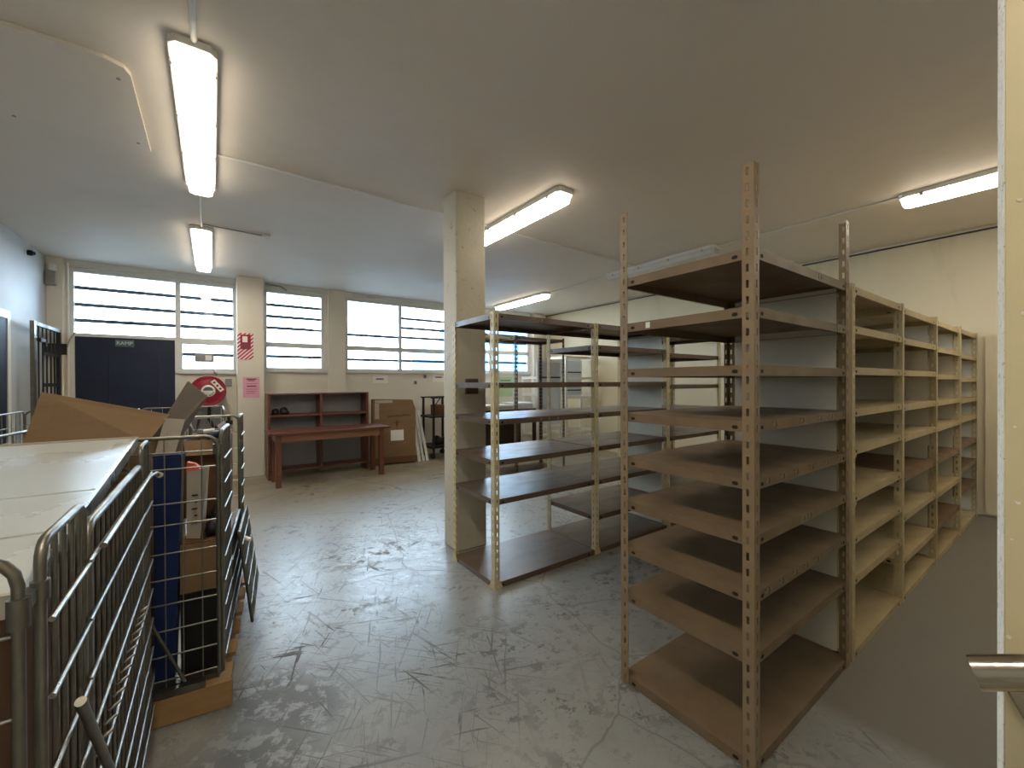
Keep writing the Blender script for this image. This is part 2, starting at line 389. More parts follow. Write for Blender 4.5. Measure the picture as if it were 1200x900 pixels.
# skirting line at the foot of the right wall
struct('baseboard_right', MB().box(XR-.012, XR, YF, .66, 0, .06), WALLR)
# exterior
struct('yard_ground', MB().box(-30, 40, 7.98, 60, -.25, -.15), CONC)
o = thing('building', 'blue clad building outside, seen low through the far windows', 'building', (14, 22, -.15))
part('wall', MB().box(10.6, 22, 20, 26, -.15, 3.6), SKYBLUE, o); part('wall', MB().box(12.6, 20, 20.4, 26, 3.6, 5.0), SKYBLUE, o)
part('roof', MB().box(12.5, 20.1, 20.2, 26.1, 5.0, 5.15), WHITEM, o)

# ------------------------------------------------------------------ windows
def window(name, x0, x1, z0, z1, mulls, trans, bars, yf=7.86, label=None, frame_t=.045, bar_list=None):
    m = MB(); f = frame_t; d0, d1 = yf-.04, yf+.04
    m.box(x0, x1, d0, d1, z1-f, z1); m.box(x0, x1, d0, d1, z0, z0+f)
    m.box(x0, x0+f, d0, d1, z0+f, z1-f); m.box(x1-f, x1, d0, d1, z0+f, z1-f)
    w = struct(name, m, FRAMEW, label)
    xs = [x0+f] + [q for c in mulls for q in (c-.03, c+.03)] + [x1-f]
    zz = [z0+f] + [q for c in trans for q in (c-.04, c+.04)] + [z1-f]
    for c in mulls: part('mullion', MB().box(c-.03, c+.03, d0, d1, z0+f, z1-f), FRAMEW, w)
    for i in range(0, len(xs), 2):
        for c in trans: part('transom', MB().box(xs[i], xs[i+1], d0-.01, d1, c-.04, c+.04), FRAMEW, w)
        for j in range(0, len(zz), 2):
            part('pane', MB().box(xs[i], xs[i+1], yf-.003, yf+.003, zz[j], zz[j+1]), GLASS, w)
        for bz in bars[i//2]:
            part('security_bar', MB().box(xs[i]-.01, xs[i+1]+.01, yf+.02, yf+.035, bz-.025, bz+.025), BAR, w)
    return w
window('window_1', -1.52, .31, 2.06, zt, [-.405], [], [[2.715, 2.49, 2.28], [2.715, 2.49, 2.28]], label='wide barred window band above the navy door')
window('window_2', -.40, .31, 1.605, 2.06, [], [], [[1.865]], label='small lower sash beside the navy door')
w = window('window_3', .68, 1.59, zs, zt, [], [2.06], [[2.718, 2.53, 2.342, 1.872]], label='barred window above the bookshelf')
part('sill', MB().box(.66, 1.63, 7.76, 7.86, zs-.03, zs+.004), FRAMEW, w)
w = window('window_4', 1.94, 3.97, zs, zt, [2.96], [2.06], [[2.305, 1.853], [2.683, 2.498, 2.313, 1.855]], label='double barred window left of the pillar')
part('sill', MB().box(1.92, 3.99, 7.76, 7.86, zs-.03, zs+.004), FRAMEW, w)
w = window('window_5', 4.30, 6.12, zs, zt, [5.03], [2.10], [[2.683, 2.498, 2.33, 1.875], [2.683, 2.498, 2.33, 1.875]], label='far window seen through the racks')
part('sill', MB().box(4.28, 6.13, 7.76, 7.86, zs-.03, zs+.004), FRAMEW, w)
part('sill', MB().box(-.42, .31, 7.76, 7.86, 1.575, 1.605), FRAMEW, bpy.data.objects['window_2'])

# ------------------------------------------------------------------ doors
d = struct('door_1', MB().box(-1.47, -.44, 7.83, 7.87, .0, 2.06), NAVY, 'dark navy door under the barred window band')
m = MB()
for (a, b, z0, z1) in ((-1.15, -.62, 1.86, 1.872), (-1.15, -.62, .30, .312)): m.box(a, b, 7.822, 7.832, z0, z1)
m.box(-1.15, -1.138, 7.822, 7.832, .312, 1.86); m.box(-.632, -.62, 7.822, 7.832, .312, 1.86)
part('panel_moulding', m, NAVY, d)
m = MB(); m.box(-1.52, -1.47, 7.79, 7.90, 0, 2.06); m.box(-.44, -.39, 7.79, 7.90, 0, 2.06)
part('door_frame', m, FRAMEW, d)
s = thing('door_sign', 'small grey-green RAMP sign at the top of the navy door', 'sign', (-.98, 7.82, 1.93))
part('plate', MB().box(-1.08, -.885, 7.812, 7.822, 1.94, 2.035), SIGNG, s, .003)
tm = text_mesh('RAMP', .066, SIGNT, 'lettering')
o = link('lettering', tm, s, (-.0025, -.0095, .0575)); o.rotation_euler = (R(90), 0, 0)
# dark doorway in the left wall
d = struct('door_2', MB().box(XL-.05, XL+.004, 5.49, 6.44, 0, 2.10), DARKDOOR, 'dark door in the left wall at the frame edge')
m = MB(); m.box(XL-.12, XL+.012, 6.44, 6.52, 0, 2.18); m.box(XL-.12, XL+.012, 5.41, 5.49, 0, 2.18); m.box(XL-.12, XL+.012, 5.49, 6.44, 2.10, 2.18)
part('door_frame', m, FRAMEW, d)
# near door leaf at the right edge of the view
d = struct('door_3', MB().box(.0014, .80, 0, .024, .008, 2.05), DOORP, 'cream door leaf standing ajar at the right')
d.location = (.690, .0565, 0); d.rotation_euler = (0, 0, R(-75))
def dpart(name, mb, mat, parent, bevel=0):
    o = link(name, mb.mesh(name, mat), parent)
    if bevel: bev(o, bevel)
    return o
dpart('edge_strip', MB().box(0, .0012, -.0004, .0245, .008, 2.05), EDGEW, d, .0012)
m = MB()
for (xx, zz, r_) in ((.010, 1.30, .0022), (.011, 1.62, .002), (.004, 1.155, .002), (.014, 1.50, .002), (.008, 1.38, .0012), (.006, 1.26, .001)):
    m.cyl((xx, 0, zz), (xx, -.0008, zz), r_, 10)
dpart('filled_screw_hole', m, EDGEW, d)['kind'] = 'stuff'
poly = [(-.0005, 1.104), (.005, 1.091), (.0125, 1.076), (.026, 1.060), (.060, 1.050), (.066, 1.056), (.066, 1.17), (.045, 1.17), (.018, 1.14), (.002, 1.118)]
hd = dpart('door_handle', MB().prism([(a, -.010, b) for a, b in poly], (0, .0098, 0)), CHROME, d, .002)
m = MB(); n = 28; vs = []; rr = .0152; zc_ = 1.155
for k in range(n):
    a = 2*math.pi*k/n; vs.append((-.0290-.0054*math.sin(a), -.05+rr*math.cos(a), 1.1293+rr*math.sin(a)))
for k in range(n):
    a = 2*math.pi*k/n; vs.append((.066, -.05+rr*math.cos(a), 1.171+rr*math.sin(a)))
m.add(vs, [(k, (k+1) % n, n+(k+1) % n, n+k) for k in range(n)], 0, True)
m.add(vs[:n], [tuple(range(n))]); m.add(vs[n:], [tuple(range(n-1, -1, -1))])
m.cyl((.052, -.010, 1.160), (.052, -.05, 1.165), .011, 16)
dpart('lever', m, CHROME, hd)
struct('wall_side', MB().box(.84, .98, YF, -.68, 0, H), WALL)

# ------------------------------------------------------------------ pillar
p = thing('pillar', 'square cream concrete pillar with chipped paint beside the middle rack', 'pillar', (1.80, 3.235, 0))
part('shaft', MB().box(1.665, 1.955, 3.115, 3.36, 0, H), COLM, p, .012)
part('socket', MB().box(1.74, 1.86, 3.085, 3.115, 1.33, 1.46), DKBRN, p, .006)

# ------------------------------------------------------------------ ceiling lights
LG = 'linear ceiling lights'
def ceiling_light(x, y0, y1, lit, label, open_end=False):
    t = thing('ceiling_light', label, 'light', (x, (y0+y1)/2, H), 0, LG)
    w = .095; z1 = H; z0 = H-.038
    c = .03
    def octa(w_, a, b, z): return [(x-w_, a+c, z), (x-w_+c, a, z), (x+w_-c, a, z), (x+w_, a+c, z), (x+w_, b-c, z), (x+w_-c, b, z), (x-w_+c, b, z), (x-w_, b-c, z)]
    part('tray', MB().prism(octa(w, y0, y1, z0), (0, 0, z1-z0-.001)), WHITEM, t)
    a = octa(w-.012, y0+.010, y1-.010, z0-.001); b = octa(w-.022, y0+.022, y1-.022, z0-.058)
    m = MB(); n = 8
    m.add(a+b, [(i, (i+1) % n, (i+1) % n+n, i+n) for i in range(n)], 1)
    m.add(b, [(0, 1, 2, 3), (4, 5, 6, 7)], 1)
    e = .075; ya, yb_ = y0+.022+e, y1-.022-e; wx = w-.022; zz_ = z0-.058
    q = [(x-wx, ya, zz_), (x+wx, ya, zz_), (x+wx, yb_, zz_), (x-wx, yb_, zz_)]
    m.add(q, [(0, 1, 2, 3)]); m.add([b[0], b[3], q[1], q[0]], [(0, 1, 2, 3)], 1); m.add([q[3], q[2], b[4], b[7]], [(0, 1, 2, 3)], 1)
    df = part('diffuser', m, [DIFF, DIFFS] if lit else [DIFFOFF, DIFFOFF], t)
    for i in range(4):
        yy = y0+.15+(y1-y0-.3)*i/3
        for sx in (-1, 1): part('clip', MB().box(x+sx*(w-.004)-.004, x+sx*(w-.004)+.004, yy-.012, yy+.012, z0-.02, z0+.008), ALU, t)
    return t
ceiling_light(-.065, 2.47, 4.25, True, 'lit ceiling light at the upper left, the largest and nearest')
ceiling_light(-.085, 5.35, 7.12, True, 'short-looking lit ceiling light above the sidelight window and hose reel')
ceiling_light(2.42, 2.57, 4.27, True, 'lit ceiling light passing behind the pillar top')
ceiling_light(4.93, 5.74, 7.40, True, 'far lit ceiling light beyond the middle rack top')
ceiling_light(4.90, 2.61, 4.29, False, 'unlit ceiling light behind the top shelf of the tall tan rack')
ceiling_light(4.96, -.70, 1.00, True, 'lit ceiling light at the upper right beside the door edge')
ceiling_light(-.065, -.72, 1.06, True, 'lit ceiling light near the cream door leaf, at the end of the thick conduit')
def conduit(pts, label, r=.009):
    solo('conduit', MB().tube(pts, r, 8), WHITEM, label, 'conduit')
zc = H-.011
conduit([(.04, 3.60, zc), (2.30, 3.64, zc)], 'white conduit on the ceiling from the near light towards the pillar')
conduit([(2.53, 3.66, zc), (4.79, 3.72, zc)], 'white conduit on the ceiling between the pillar light and the unlit light')
conduit([(-.06, 1.07, zc), (-.06, 2.46, zc)], 'white conduit running up to the near end of the nearest light', .014)
conduit([(-.075, 4.26, zc), (-.08, 5.34, zc)], 'white conduit joining the two left ceiling lights')
conduit([(4.92, 1.01, zc), (4.90, 2.60, zc)], 'white conduit between the unlit light and the right light')
conduit([(4.91, 4.30, zc), (4.93, 5.73, zc)], 'white conduit between the unlit light and the far light')
t = thing('smoke_detector', 'small ceiling detector on a short thin conduit left of the pillar', 'detector', (.49, 5.29, H))
part('wire', MB().tube([(-.07, 5.25, zc), (.46, 5.29, zc)], .007, 8), GREYP, t)
part('body', MB().lathe([(0, -.05), (.025, -.048), (.04, -.03), (.045, 0), (0, 0)], (.49, 5.29, H), (0, 0, 1), 20), WHITEM, t)
# access panel
t = thing('ceiling_panel', 'large pale access panel screwed to the ceiling at upper left', 'panel', (-.95, 3.3, H))
m = MB(); z = H-.022; c = .09
poly = [(-1.56, 2.83, z), (-.335-c, 2.83, z), (-.335-.02, 2.83+.035, z), (-.335, 2.83+c, z), (-.335, 3.80, z), (-1.56, 3.80, z)]
part('sheet', m.prism(poly, (0, 0, .021)), CEIL, t)
for (xx, yy) in ((-.39, 2.98), (-.39, 3.70), (-.95, 2.88), (-.95, 3.75), (-.92, 3.25)): part('screw', MB().cyl((xx, yy, z), (xx, yy, z-.004), .009, 8), GREYP, t)
# cable along the top of the right wall
solo('wall_cable', MB().tube([(XR-.012, YB-.05, H-.028), (XR-.012, 4.2, H-.032), (XR-.012, 1.7, H-.036), (XR-.012, YF+.05, H-.034)], .010, 6), BAR, 'dark cable along the top of the right wall', 'cable')
solo('cable_clip_bracket', MB().tube([(.70, 7.74, H-.03), (.80, 7.70, H-.045), (.92, 7.72, H-.05), (1.0, 7.74, H-.10)], .012, 6), GREYP, 'small grey cable bracket at the ceiling right of the wide pilaster', 'bracket')

# ------------------------------------------------------------------ racking
FL = .042
def post_mesh(h, mat, z0=0.0, foot=True, pitch=.058):
    m = MB(); t = .0026
    n = int(h/pitch); p = h/n; hw, hh = .005, .014
    for ax in (0, 1):
        def P(a, z, off): return (a, off, z) if ax == 0 else (off, a, z)
        for k in range(n):
            zb, zt_ = z0+k*p, z0+(k+1)*p; cz = (zb+zt_)/2; cx = FL*.55
            big = [(0, zb), (FL, zb), (FL, zt_), (0, zt_)]
            sm = [(cx-hw, cz-hh), (cx+hw, cz-hh), (cx+hw, cz+hh), (cx-hw, cz+hh)]
            vs = [P(a, z, 0) for a, z in big+sm] + [P(a, z, t) for a, z in big+sm]
            fs = []
            for i in range(4):
                j = (i+1) % 4
                fs += [(i, j, 4+j, 4+i), (8+j, 8+i, 12+i, 12+j), (4+i, 4+j, 12+j, 12+i)]
            m.add(vs, fs)
        # edges
        vs = [P(FL, z0, 0), P(FL, z0, t), P(FL, z0+h, t), P(FL, z0+h, 0), P(0, z0+h, 0), P(0, z0+h, t)]
        m.add(vs, [(0, 1, 2, 3), (3, 2, 5, 4)])
    if foot:
        for ax in (0, 1):
            q = [(.0, .0), (FL+.022, .0), (FL+.022, .012), (FL+.004, .05), (0, .05)]
            poly = [((a, -.003, z) if ax == 0 else (-.003, a, z)) for a, z in q]
            m.prism(poly, (0, .003, 0) if ax == 0 else (.003, 0, 0))
    return m.mesh('upright', mat)

def shelf_mesh(L, D, mat, lip=.037, name='shelf'):
    m = MB(); t = .002; x, y = L/2, D/2
    m.box(-x, x, -y, y, -t, 0)
    for s in (-1, 1):
        m.box(-x, x, s*y-(t if s > 0 else 0), s*y+(t if s < 0 else 0), -lip, -t)
        m.box(s*x-(t if s > 0 else 0), s*x+(t if s < 0 else 0), -y+t, y-t, -lip, -t)
        # returned flange under the lip
        m.box(-x, x, min(s*y, s*(y-.014)), max(s*y, s*(y-.014)), -lip-t, -lip)
        m.box(min(s*x, s*(x-.014)), max(s*x, s*(x-.014)), -y+.014, y-.014, -lip-t, -lip)
        # slots near both ends of each lip
        for e in (-1, 1):
            cx = e*(x-.066); yo = s*(y+.0006)
            m.add([(cx-.011, yo, -.026), (cx-.006, yo, -.030), (cx+.006, yo, -.030), (cx+.011, yo, -.026), (cx+.011, yo, -.020), (cx+.006, yo, -.016), (cx-.006, yo, -.016), (cx-.011, yo, -.020)],
                  [tuple(range(8)) if s < 0 else tuple(range(7, -1, -1))], 1)
            cy = e*(y-.066); xo = s*(x+.0006)
            m.add([(xo, cy-.011, -.026), (xo, cy-.006, -.030), (xo, cy+.006, -.030), (xo, cy+.011, -.026), (xo, cy+.011, -.020), (xo, cy+.006, -.016), (xo, cy-.006, -.016), (xo, cy-.011, -.020)],
                  [tuple(range(8)) if s > 0 else tuple(range(7, -1, -1))], 1)
    return m.mesh(name, [mat, HOLE])

def post(root, me, x, y, rz, z=0):
    r0 = ORG[root.name]; return link('upright', me, root, (x-r0.x, y-r0.y, z-r0.z), rz)
def shelf(root, me, xc, yc, z):
    r0 = ORG[root.name]; return link('shelf', me, root, (xc-r0.x, yc-r0.y, z-r0.z))
Q = math.pi/2

# --- the tall tan rack (nearest)
X0, X1, YA, YC = 1.583, 2.585, .712, 1.318
rk = thing('storage_rack', 'nearest tall tan steel rack with nine shelves and uprights rising past its top', 'rack', ((X0+X1)/2, (YA+YC)/2, 0))
pm_t = post_mesh(2.222, TANP, foot=False); pm_s = post_mesh(1.93, TANP, foot=False)
post(rk, pm_t, X0, YA, 0); post(rk, pm_t, X1, YA, Q); post(rk, pm_t, X0, YC, -Q); post(rk, pm_s, X1, YC, 2*Q)
sm = shelf_mesh(X1-X0-.008, YC-YA-.008, TANS)
near_z = [1.915, 1.702, 1.489, 1.281, 1.071, .866, .656, .430, .042]
xc, yc = (X0+X1)/2, (YA+YC)/2
shs = [shelf(rk, sm, xc, yc, z) for z in near_z]
part('end_panel', MB().box(X1-.010, X1-.006, YA+.05, YC-.05, .05, 1.90), PANEL, rk, label='pale grey steel end panel')
def sticker(sh, wx, w, h=.024, face='y', mat=STICK):
    r0 = ORG[rk.name]; L = Vector(sh.location)+r0
    if face == 'y': mb = MB().box(wx-w/2, wx+w/2, YA+.0022, YA+.0034, L.z-.006-h, L.z-.006)
    else: mb = MB().box(X0+.0022, X0+.0034, wx-w/2, wx+w/2, L.z-.006-h, L.z-.006)
    part('label_sticker', mb, mat, sh)
random.seed(3)
for i, spots in ((0, (2.22,)), (3, (1.76, 2.02, 2.22, 2.35, 2.5)), (4, (1.70, 1.83, 1.96, 2.12, 2.30, 2.46)), (5, (2.03, 2.10)), (6, (1.70, 1.82, 1.95, 2.06, 2.18, 2.36, 2.47)), (1, (2.45,))):
    for xx in spots: sticker(shs[i], xx, random.uniform(.035, .075))
sticker(shs[1], 1.165, .022, .026, 'x', WHITEP)

# --- the long khaki run behind it
XS = [2.632, 3.585, 4.575, 5.575, 6.535]
rk2 = thing('storage_rack', 'long khaki steel rack run of four bays along the right aisle', 'rack', (4.6, (YA+YC)/2, 0))
pk = post_mesh(1.925, KHAKIP, foot=False)
for i, x in enumerate(XS):
    rz = (0, -Q) if i < 4 else (Q, 2*Q)
    post(rk2, pk, x, YA, rz[0]); post(rk2, pk, x, YC, rz[1])
bays = [[1.914, 1.712, 1.499, 1.283, 1.087, .843, .627, .416, .036],
        [1.900, 1.705, 1.497, 1.270, 1.068, .810, .551, .270, .036],
        [1.900, 1.693, 1.477, 1.266, 1.063, .805, .539, .281, .036],
        [1.905, 1.672, 1.453, 1.252, 1.069, .824, .606, .387, .036]]
for i, zs_ in enumerate(bays):
    L = XS[i+1]-XS[i]-.010
    mk = shelf_mesh(L, YC-YA-.008, KHAKIS); mbn = shelf_mesh(L, YC-YA-.008, KHAKIB)
    for k, z in enumerate(zs_):
        brown = (i == 2 and k in (5, 7)) or (i == 1 and k == 5) or (i == 3 and k in (5, 6, 7))
        s_ = shelf(rk2, mbn if brown else mk, (XS[i]+XS[i+1])/2 + .002, (YA+YC)/2, z)
for x in (XS[2], XS[3], XS[4]-.006):
    part('end_panel', MB().box(x+.003, x+.006, YA+.05, YC-.05, .05, 1.90), PANEL, rk2)
part('back_panel', MB().box(XS[1]+.05, XS[2]-.05, YC-.006, YC-.003, .05, 1.695), KHAKIS, rk2)
part('back_panel', MB().box(XS[2]+.05, XS[3]-.05, YC-.006, YC-.003, .05, 1.695), KHAKIS, rk2)
# corner gussets where the shelves are braced
m = MB()
for (x, z, sx) in ((XS[0], 1.877, 1), (XS[0], 1.05, 1), (XS[0]+.0, .80, 1), (XS[1]-.0, 1.06, 1)):
    q = [(x+.04, z), (x+.082, z), (x+.075, z-.006), (x+.052, z-.02), (x+.044, z-.045), (x+.04, z-.09)]
    m.prism([(a, YA+.0025, b) for a, b in q], (0, .003, 0))
part('corner_gusset', m, KHAKIP, rk2)['kind'] = 'stuff'

# --- the cream-posted middle rack
MY0, MY1 = 2.398, 3.004
MX = [1.568, 2.562, 3.560, 4.556]
rk3 = thing('storage_rack', 'middle rack with cream uprights and brown shelves beside the pillar', 'rack', (3.06, (MY0+MY1)/2, 0))
pc = post_mesh(1.915, CREAMP); pc2 = post_mesh(1.915, KHAKIP)
for i, x in enumerate(MX):
    rz = (0, -Q) if i < 3 else (Q, 2*Q)
    post(rk3, pc, x, MY0, rz[0]); post(rk3, pc if i == 0 else pc2, x, MY1, rz[1])
mb_z = [[1.908, 1.427, 1.172, .890, .617, .040],
        [1.912, 1.735, 1.427, 1.172, .892, .612, .318, .040],
        [1.912, 1.705, 1.395, 1.150, .890, .600, .310, .040]]
for i, zs_ in enumerate(mb_z):
    me = shelf_mesh(MX[i+1]-MX[i]-.010, MY1-MY0-.008, BRNS)
    for k, z in enumerate(zs_):
        s_ = shelf(rk3, me, (MX[i]+MX[i+1])/2, (MY0+MY1)/2, z)
        if i == 0 and k == 0: part('label_sticker', MB().box(1.99, 2.03, MY0+.0015, MY0+.003, z-.034, z-.008), STICK, s_)
        if i == 0 and k == 2:
            for xx in (1.98, 2.06, 2.15): part('label_sticker', MB().box(xx, xx+.035, MY0+.0015, MY0+.003, z-.030, z-.008), STICK, s_)
part('end_panel', MB().box(MX[2]-.008, MX[2]-.004, MY0+.05, MY1-.05, .05, 1.89), PANEL, rk3, label='pale grey steel end panel')

# --- the dark rack behind the middle rack
DY0, DY1 = 5.00, 5.60
DX = [2.98, 3.655, 4.635]
rk4 = thing('storage_rack', 'dark-posted rack standing behind the middle rack, before the far window', 'rack', (3.66, 5.30, 0))
pd = post_mesh(2.13, DKBRN)
for i, x in enumerate(DX):
    rz = (0, -Q) if i < 2 else (Q, 2*Q)
    post(rk4, pd, x, DY0, rz[0]); post(rk4, pd, x, DY1, rz[1])
for i, zs_ in enumerate(([2.10, .04], [2.11, 1.41, .86, .30, .04])):
    for k, z in enumerate(zs_):
        me = shelf_mesh(DX[i+1]-DX[i]-.010, DY1-DY0-.008, KHAKIS if (i == 0 and k == 0) else BRNS)
        shelf(rk4, me, (DX[i]+DX[i+1])/2, (DY0+DY1)/2, z)

# ------------------------------------------------------------------ bookshelf and table
BW = thing('bookshelf', 'open red-brown wooden shelf unit against the back wall behind the table', 'shelf', (1.38, 7.2, 0))
bx0, bx1, by0, by1, bt = .655, 2.11, 7.04, 7.38, 1.275
for x in (bx0, bx1-.035): part('side_panel', MB().box(x, x+.035, by0, by1, 0, bt-.022), WOOD, BW, .002)
part('top', MB().box(bx0, bx1, by0, by1, bt-.022, bt), WOOD, BW, .002)
part('divider', MB().box(1.365, 1.40, by0+.005, by1, .13, bt-.022), WOOD, BW, .002)
part('divider', MB().box(1.365, 1.40, by1-.04, by1-.002, .0, .13), WOOD, BW)
for (a, b) in ((bx0+.035, 1.365), (1.40, bx1-.035)):
    part('shelf', MB().box(a, b, by0+.01, by1, .925, .955), WOOD, BW, .002)
    part('shelf', MB().box(a, b, by0+.01, by1, .105, .13), WOOD, BW, .002)
part('back_panel', MB().box(bx0+.035, bx1-.035, by1-.008, by1-.002, .13, bt-.022), GREYSHADE, BW, label='added grey panel coloured like the shaded wall behind')  # added sheet, its grey stands in for shade on the wall behind
g = thing('bundle', 'small dark crumpled bundle on the left shelf of the bookshelf', 'bundle', (.80, 7.18, .955))
def blob(c, sx, sy, sz, n=10, k=6, seed=0):
    random.seed(seed); m = MB(); vs = []; fs = []
    for i in range(k+1):
        th = math.pi*i/k
        for j in range(n):
            ph = 2*math.pi*j/n; q = 1+random.uniform(-.18, .18)
            z = math.cos(th)
            vs.append((c[0]+sx*q*math.sin(th)*math.cos(ph), c[1]+sy*q*math.sin(th)*math.sin(ph), max(c[2], c[2]+sz*.35+sz*.65*q*z)))
    for i in range(k):
        for j in range(n): fs.append((i*n+j, (i+1)*n+j, (i+1)*n+(j+1) % n, i*n+(j+1) % n))
    m.add(vs, fs, 0, True); return m
part('lump', blob((.765, 7.18, .957), .055, .07, .085, seed=1), BLACKP, g); part('lump', blob((.885, 7.17, .957), .065, .07, .10, seed=2), BLACKP, g)

tb = thing('table', 'red-brown wooden table standing in front of the bookshelf', 'table', (1.43, 6.7, 0))
part('tabletop', MB().box(.61, 2.255, 6.40, 7.0, .722, .752), WOOD, tb, .004)
m = MB(); m.box(.76, 2.10, 6.455, 6.48, .615, .722); m.box(.76, 2.10, 6.92, 6.945, .615, .722)
part('apron', m, WOODL, tb)
m = MB(); m.box(.695, .72, 6.52, 6.89, .615, .722); m.box(2.14, 2.165, 6.52, 6.89, .615, .722)
part('apron', m, WOODL, tb)
for (x, y) in ((.69, 6.45), (2.10, 6.45), (.69, 6.89), (2.10, 6.89)): part('leg', MB().box(x, x+.07, y, y+.07, 0, .722), WOOD, tb, .003)

# carton leaning against the wall
t = thing('carton', 'large flat brown carton with a white label, right of the table', 'box', (2.58, 7.25, 0))
def slab(pts2, p0, dx, thick, lean, h0=0):   # outline (along,height) -> face from p0 along dx, thickness away, leaning back
    dx = Vector(dx).normalized(); nrm = Vector((-dx.y, dx.x, 0))
    if nrm.y < 0: nrm = -nrm
    up = (Vector((0, 0, 1)) + nrm*lean)
    return [Vector(p0)+dx*a+up*b for a, b in pts2], nrm*thick, dx, nrm, up
cp = [(0, .0), (.74, .0), (.755, .93), (.70, 1.10), (.02, 1.12)]
pts, dv, dx, nr, up = slab(cp, (2.22, 7.20, .02), (1, -.16, 0), .20, .05)
part('body', MB().prism(pts, dv), CARD, t)
def onface(a0, a1, b0, b1, off=.004):
    o_ = Vector((2.22, 7.20, .02)) - nr*off
    return [o_+dx*a0+up*b0, o_+dx*a1+up*b0, o_+dx*a1+up*b1, o_+dx*a0+up*b1]
part('paper_label', MB().prism(onface(.31, .535, .39, .575), nr*.003), WHITEP, t)
part('tape', MB().prism(onface(.05, .35, 1.055, 1.10), nr*.003), CARDL, t)
part('tape', MB().prism(onface(.05, .12, .78, 1.05), nr*.003), CARDL, t)
part('bottom_flap', MB().prism(onface(.02, .735, .0, .11, .012), nr*.008), CARDD, t)
m = MB(); random.seed(5)
for (a0, a1, b0, b1) in ((.30, .66, .815, .835), (.26, .34, .80, .83), (.40, .44, .64, .74), (.36, .48, .70, .715), (.52, .60, .84, .85), (.41, .43, .60, .63)): m.prism(onface(a0, a1, b0, b1), nr*.003)
part('printed_mark', m, CARDD, t)['kind'] = 'stuff'

# white boards leaning beside the carton
for i, (x, w, h, lab) in enumerate(((3.02, .055, .95, 'leftmost of three narrow white boards leaning right of the carton'), (3.085, .05, .93, 'middle of three narrow white boards leaning right of the carton'), (3.15, .05, .89, 'rightmost of three narrow white boards leaning right of the carton'))):
    y = 7.13; 
    poly = [(x+.015*i, y, 0), (x+w+.015*i, y, 0), (x+w-.02, y+.30, h), (x-.02, y+.30, h)]
    solo('white_board', MB().prism(poly, (0, .018, .006)), WHITEM if i != 1 else FRAMEW, lab, 'board', 'white boards beside the carton')

# black trolley behind the pillar
t = thing('trolley', 'black steel stand with a shelf between the white boards and the pillar', 'trolley', (3.55, 7.3, 0))
for (x, y) in ((3.33, 7.16), (3.74, 7.16), (3.33, 7.62), (3.74, 7.62)): part('post', MB().box(x, x+.035, y, y+.035, .07, 1.13), BLACKM, t)
part('shelf', MB().box(3.27, 3.80, 7.13, 7.67, .77, .80), BLACKM, t)
part('shelf', MB().box(3.27, 3.80, 7.13, 7.67, .20, .24), BLACKM, t)
m = MB(); m.box(3.30, 3.81, 7.155, 7.20, 1.13, 1.155); m.box(3.30, 3.81, 7.61, 7.66, 1.13, 1.155); m.prism([(3.365, 7.17, .98), (3.365, 7.17, 1.0), (3.47, 7.17, 1.13), (3.49, 7.17, 1.13)], (0, .015, 0))
part('top_rail', m, BLACKM, t)
for (x, y) in ((3.33, 7.18), (3.74, 7.18), (3.33, 7.62), (3.74, 7.62)): part('caster', MB().cyl((x, y-.018, .05), (x, y+.018, .05), .05, 14), BLACKP, t)
m = MB().box(3.46, 3.70, 7.30, 7.55, .801, 1.0); solo('small_box', m, CARDD, 'small dark brown box on the shelf of the black stand', 'box')
g = thing('bin_bag_pile', 'dark heap on the bottom shelf of the black stand', 'bag', (3.5, 7.35, .24))
part('bag', blob((3.51, 7.36, .242), .10, .12, .16, seed=4), BLACKP, g); part('bag', blob((3.63, 7.37, .242), .07, .14, .13, seed=6), BLACKP, g)

# ------------------------------------------------------------------ far right corner: desk and white racks
t = thing('desk', 'dark brown desk with drawers under the far window, seen through the racks', 'desk', (4.75, 6.85, 0))
part('top', MB().box(3.85, 5.35, 6.50, 7.20, .86, .90), DKWOOD, t)
for (a, b) in ((3.90, 4.38), (4.40, 4.82), (4.84, 5.30)):
    dr = part('drawer', MB().box(a, b, 6.52, 6.545, .67, .82), MIDWOOD, t)
    part('knob', MB().lathe([(0, .03), (.014, .028), (.018, .016), (.008, .0)], ((a+b)/2, 6.52, .745), (0, -1, 0), 12), WHITEM, dr)
m = MB(); m.box(3.88, 5.32, 6.546, 7.18, .62, .86); part('carcass', m, DKWOOD, t)
for (x, y) in ((3.88, 6.55), (5.25, 6.55), (3.88, 7.10), (5.25, 7.10)): part('leg', MB().box(x, x+.07, y, y+.07, 0, .62), DKWOOD, t)
part('modesty_panel', MB().box(3.95, 5.25, 7.08, 7.10, .12, .62), DKWOOD, t)
for i, (x0, x1, y0, z0, z1, lab) in enumerate(((4.05, 4.75, 6.60, .901, .99, 'flat cream box on the dark desk, left of its pair'), (4.80, 5.28, 6.65, .901, 1.02, 'flat cream box on the dark desk, right of its pair'))):
    o = thing('flat_box', lab, 'box', ((x0+x1)/2, y0+.2, z0), 0, 'flat boxes on the dark desk')
    part('tray', MB().box(x0, x1, y0, y0+.42, z0, z1-.03), CARDL, o); part('lid', MB().box(x0-.006, x1+.006, y0-.006, y0+.426, z1-.03, z1), WHITEM, o)
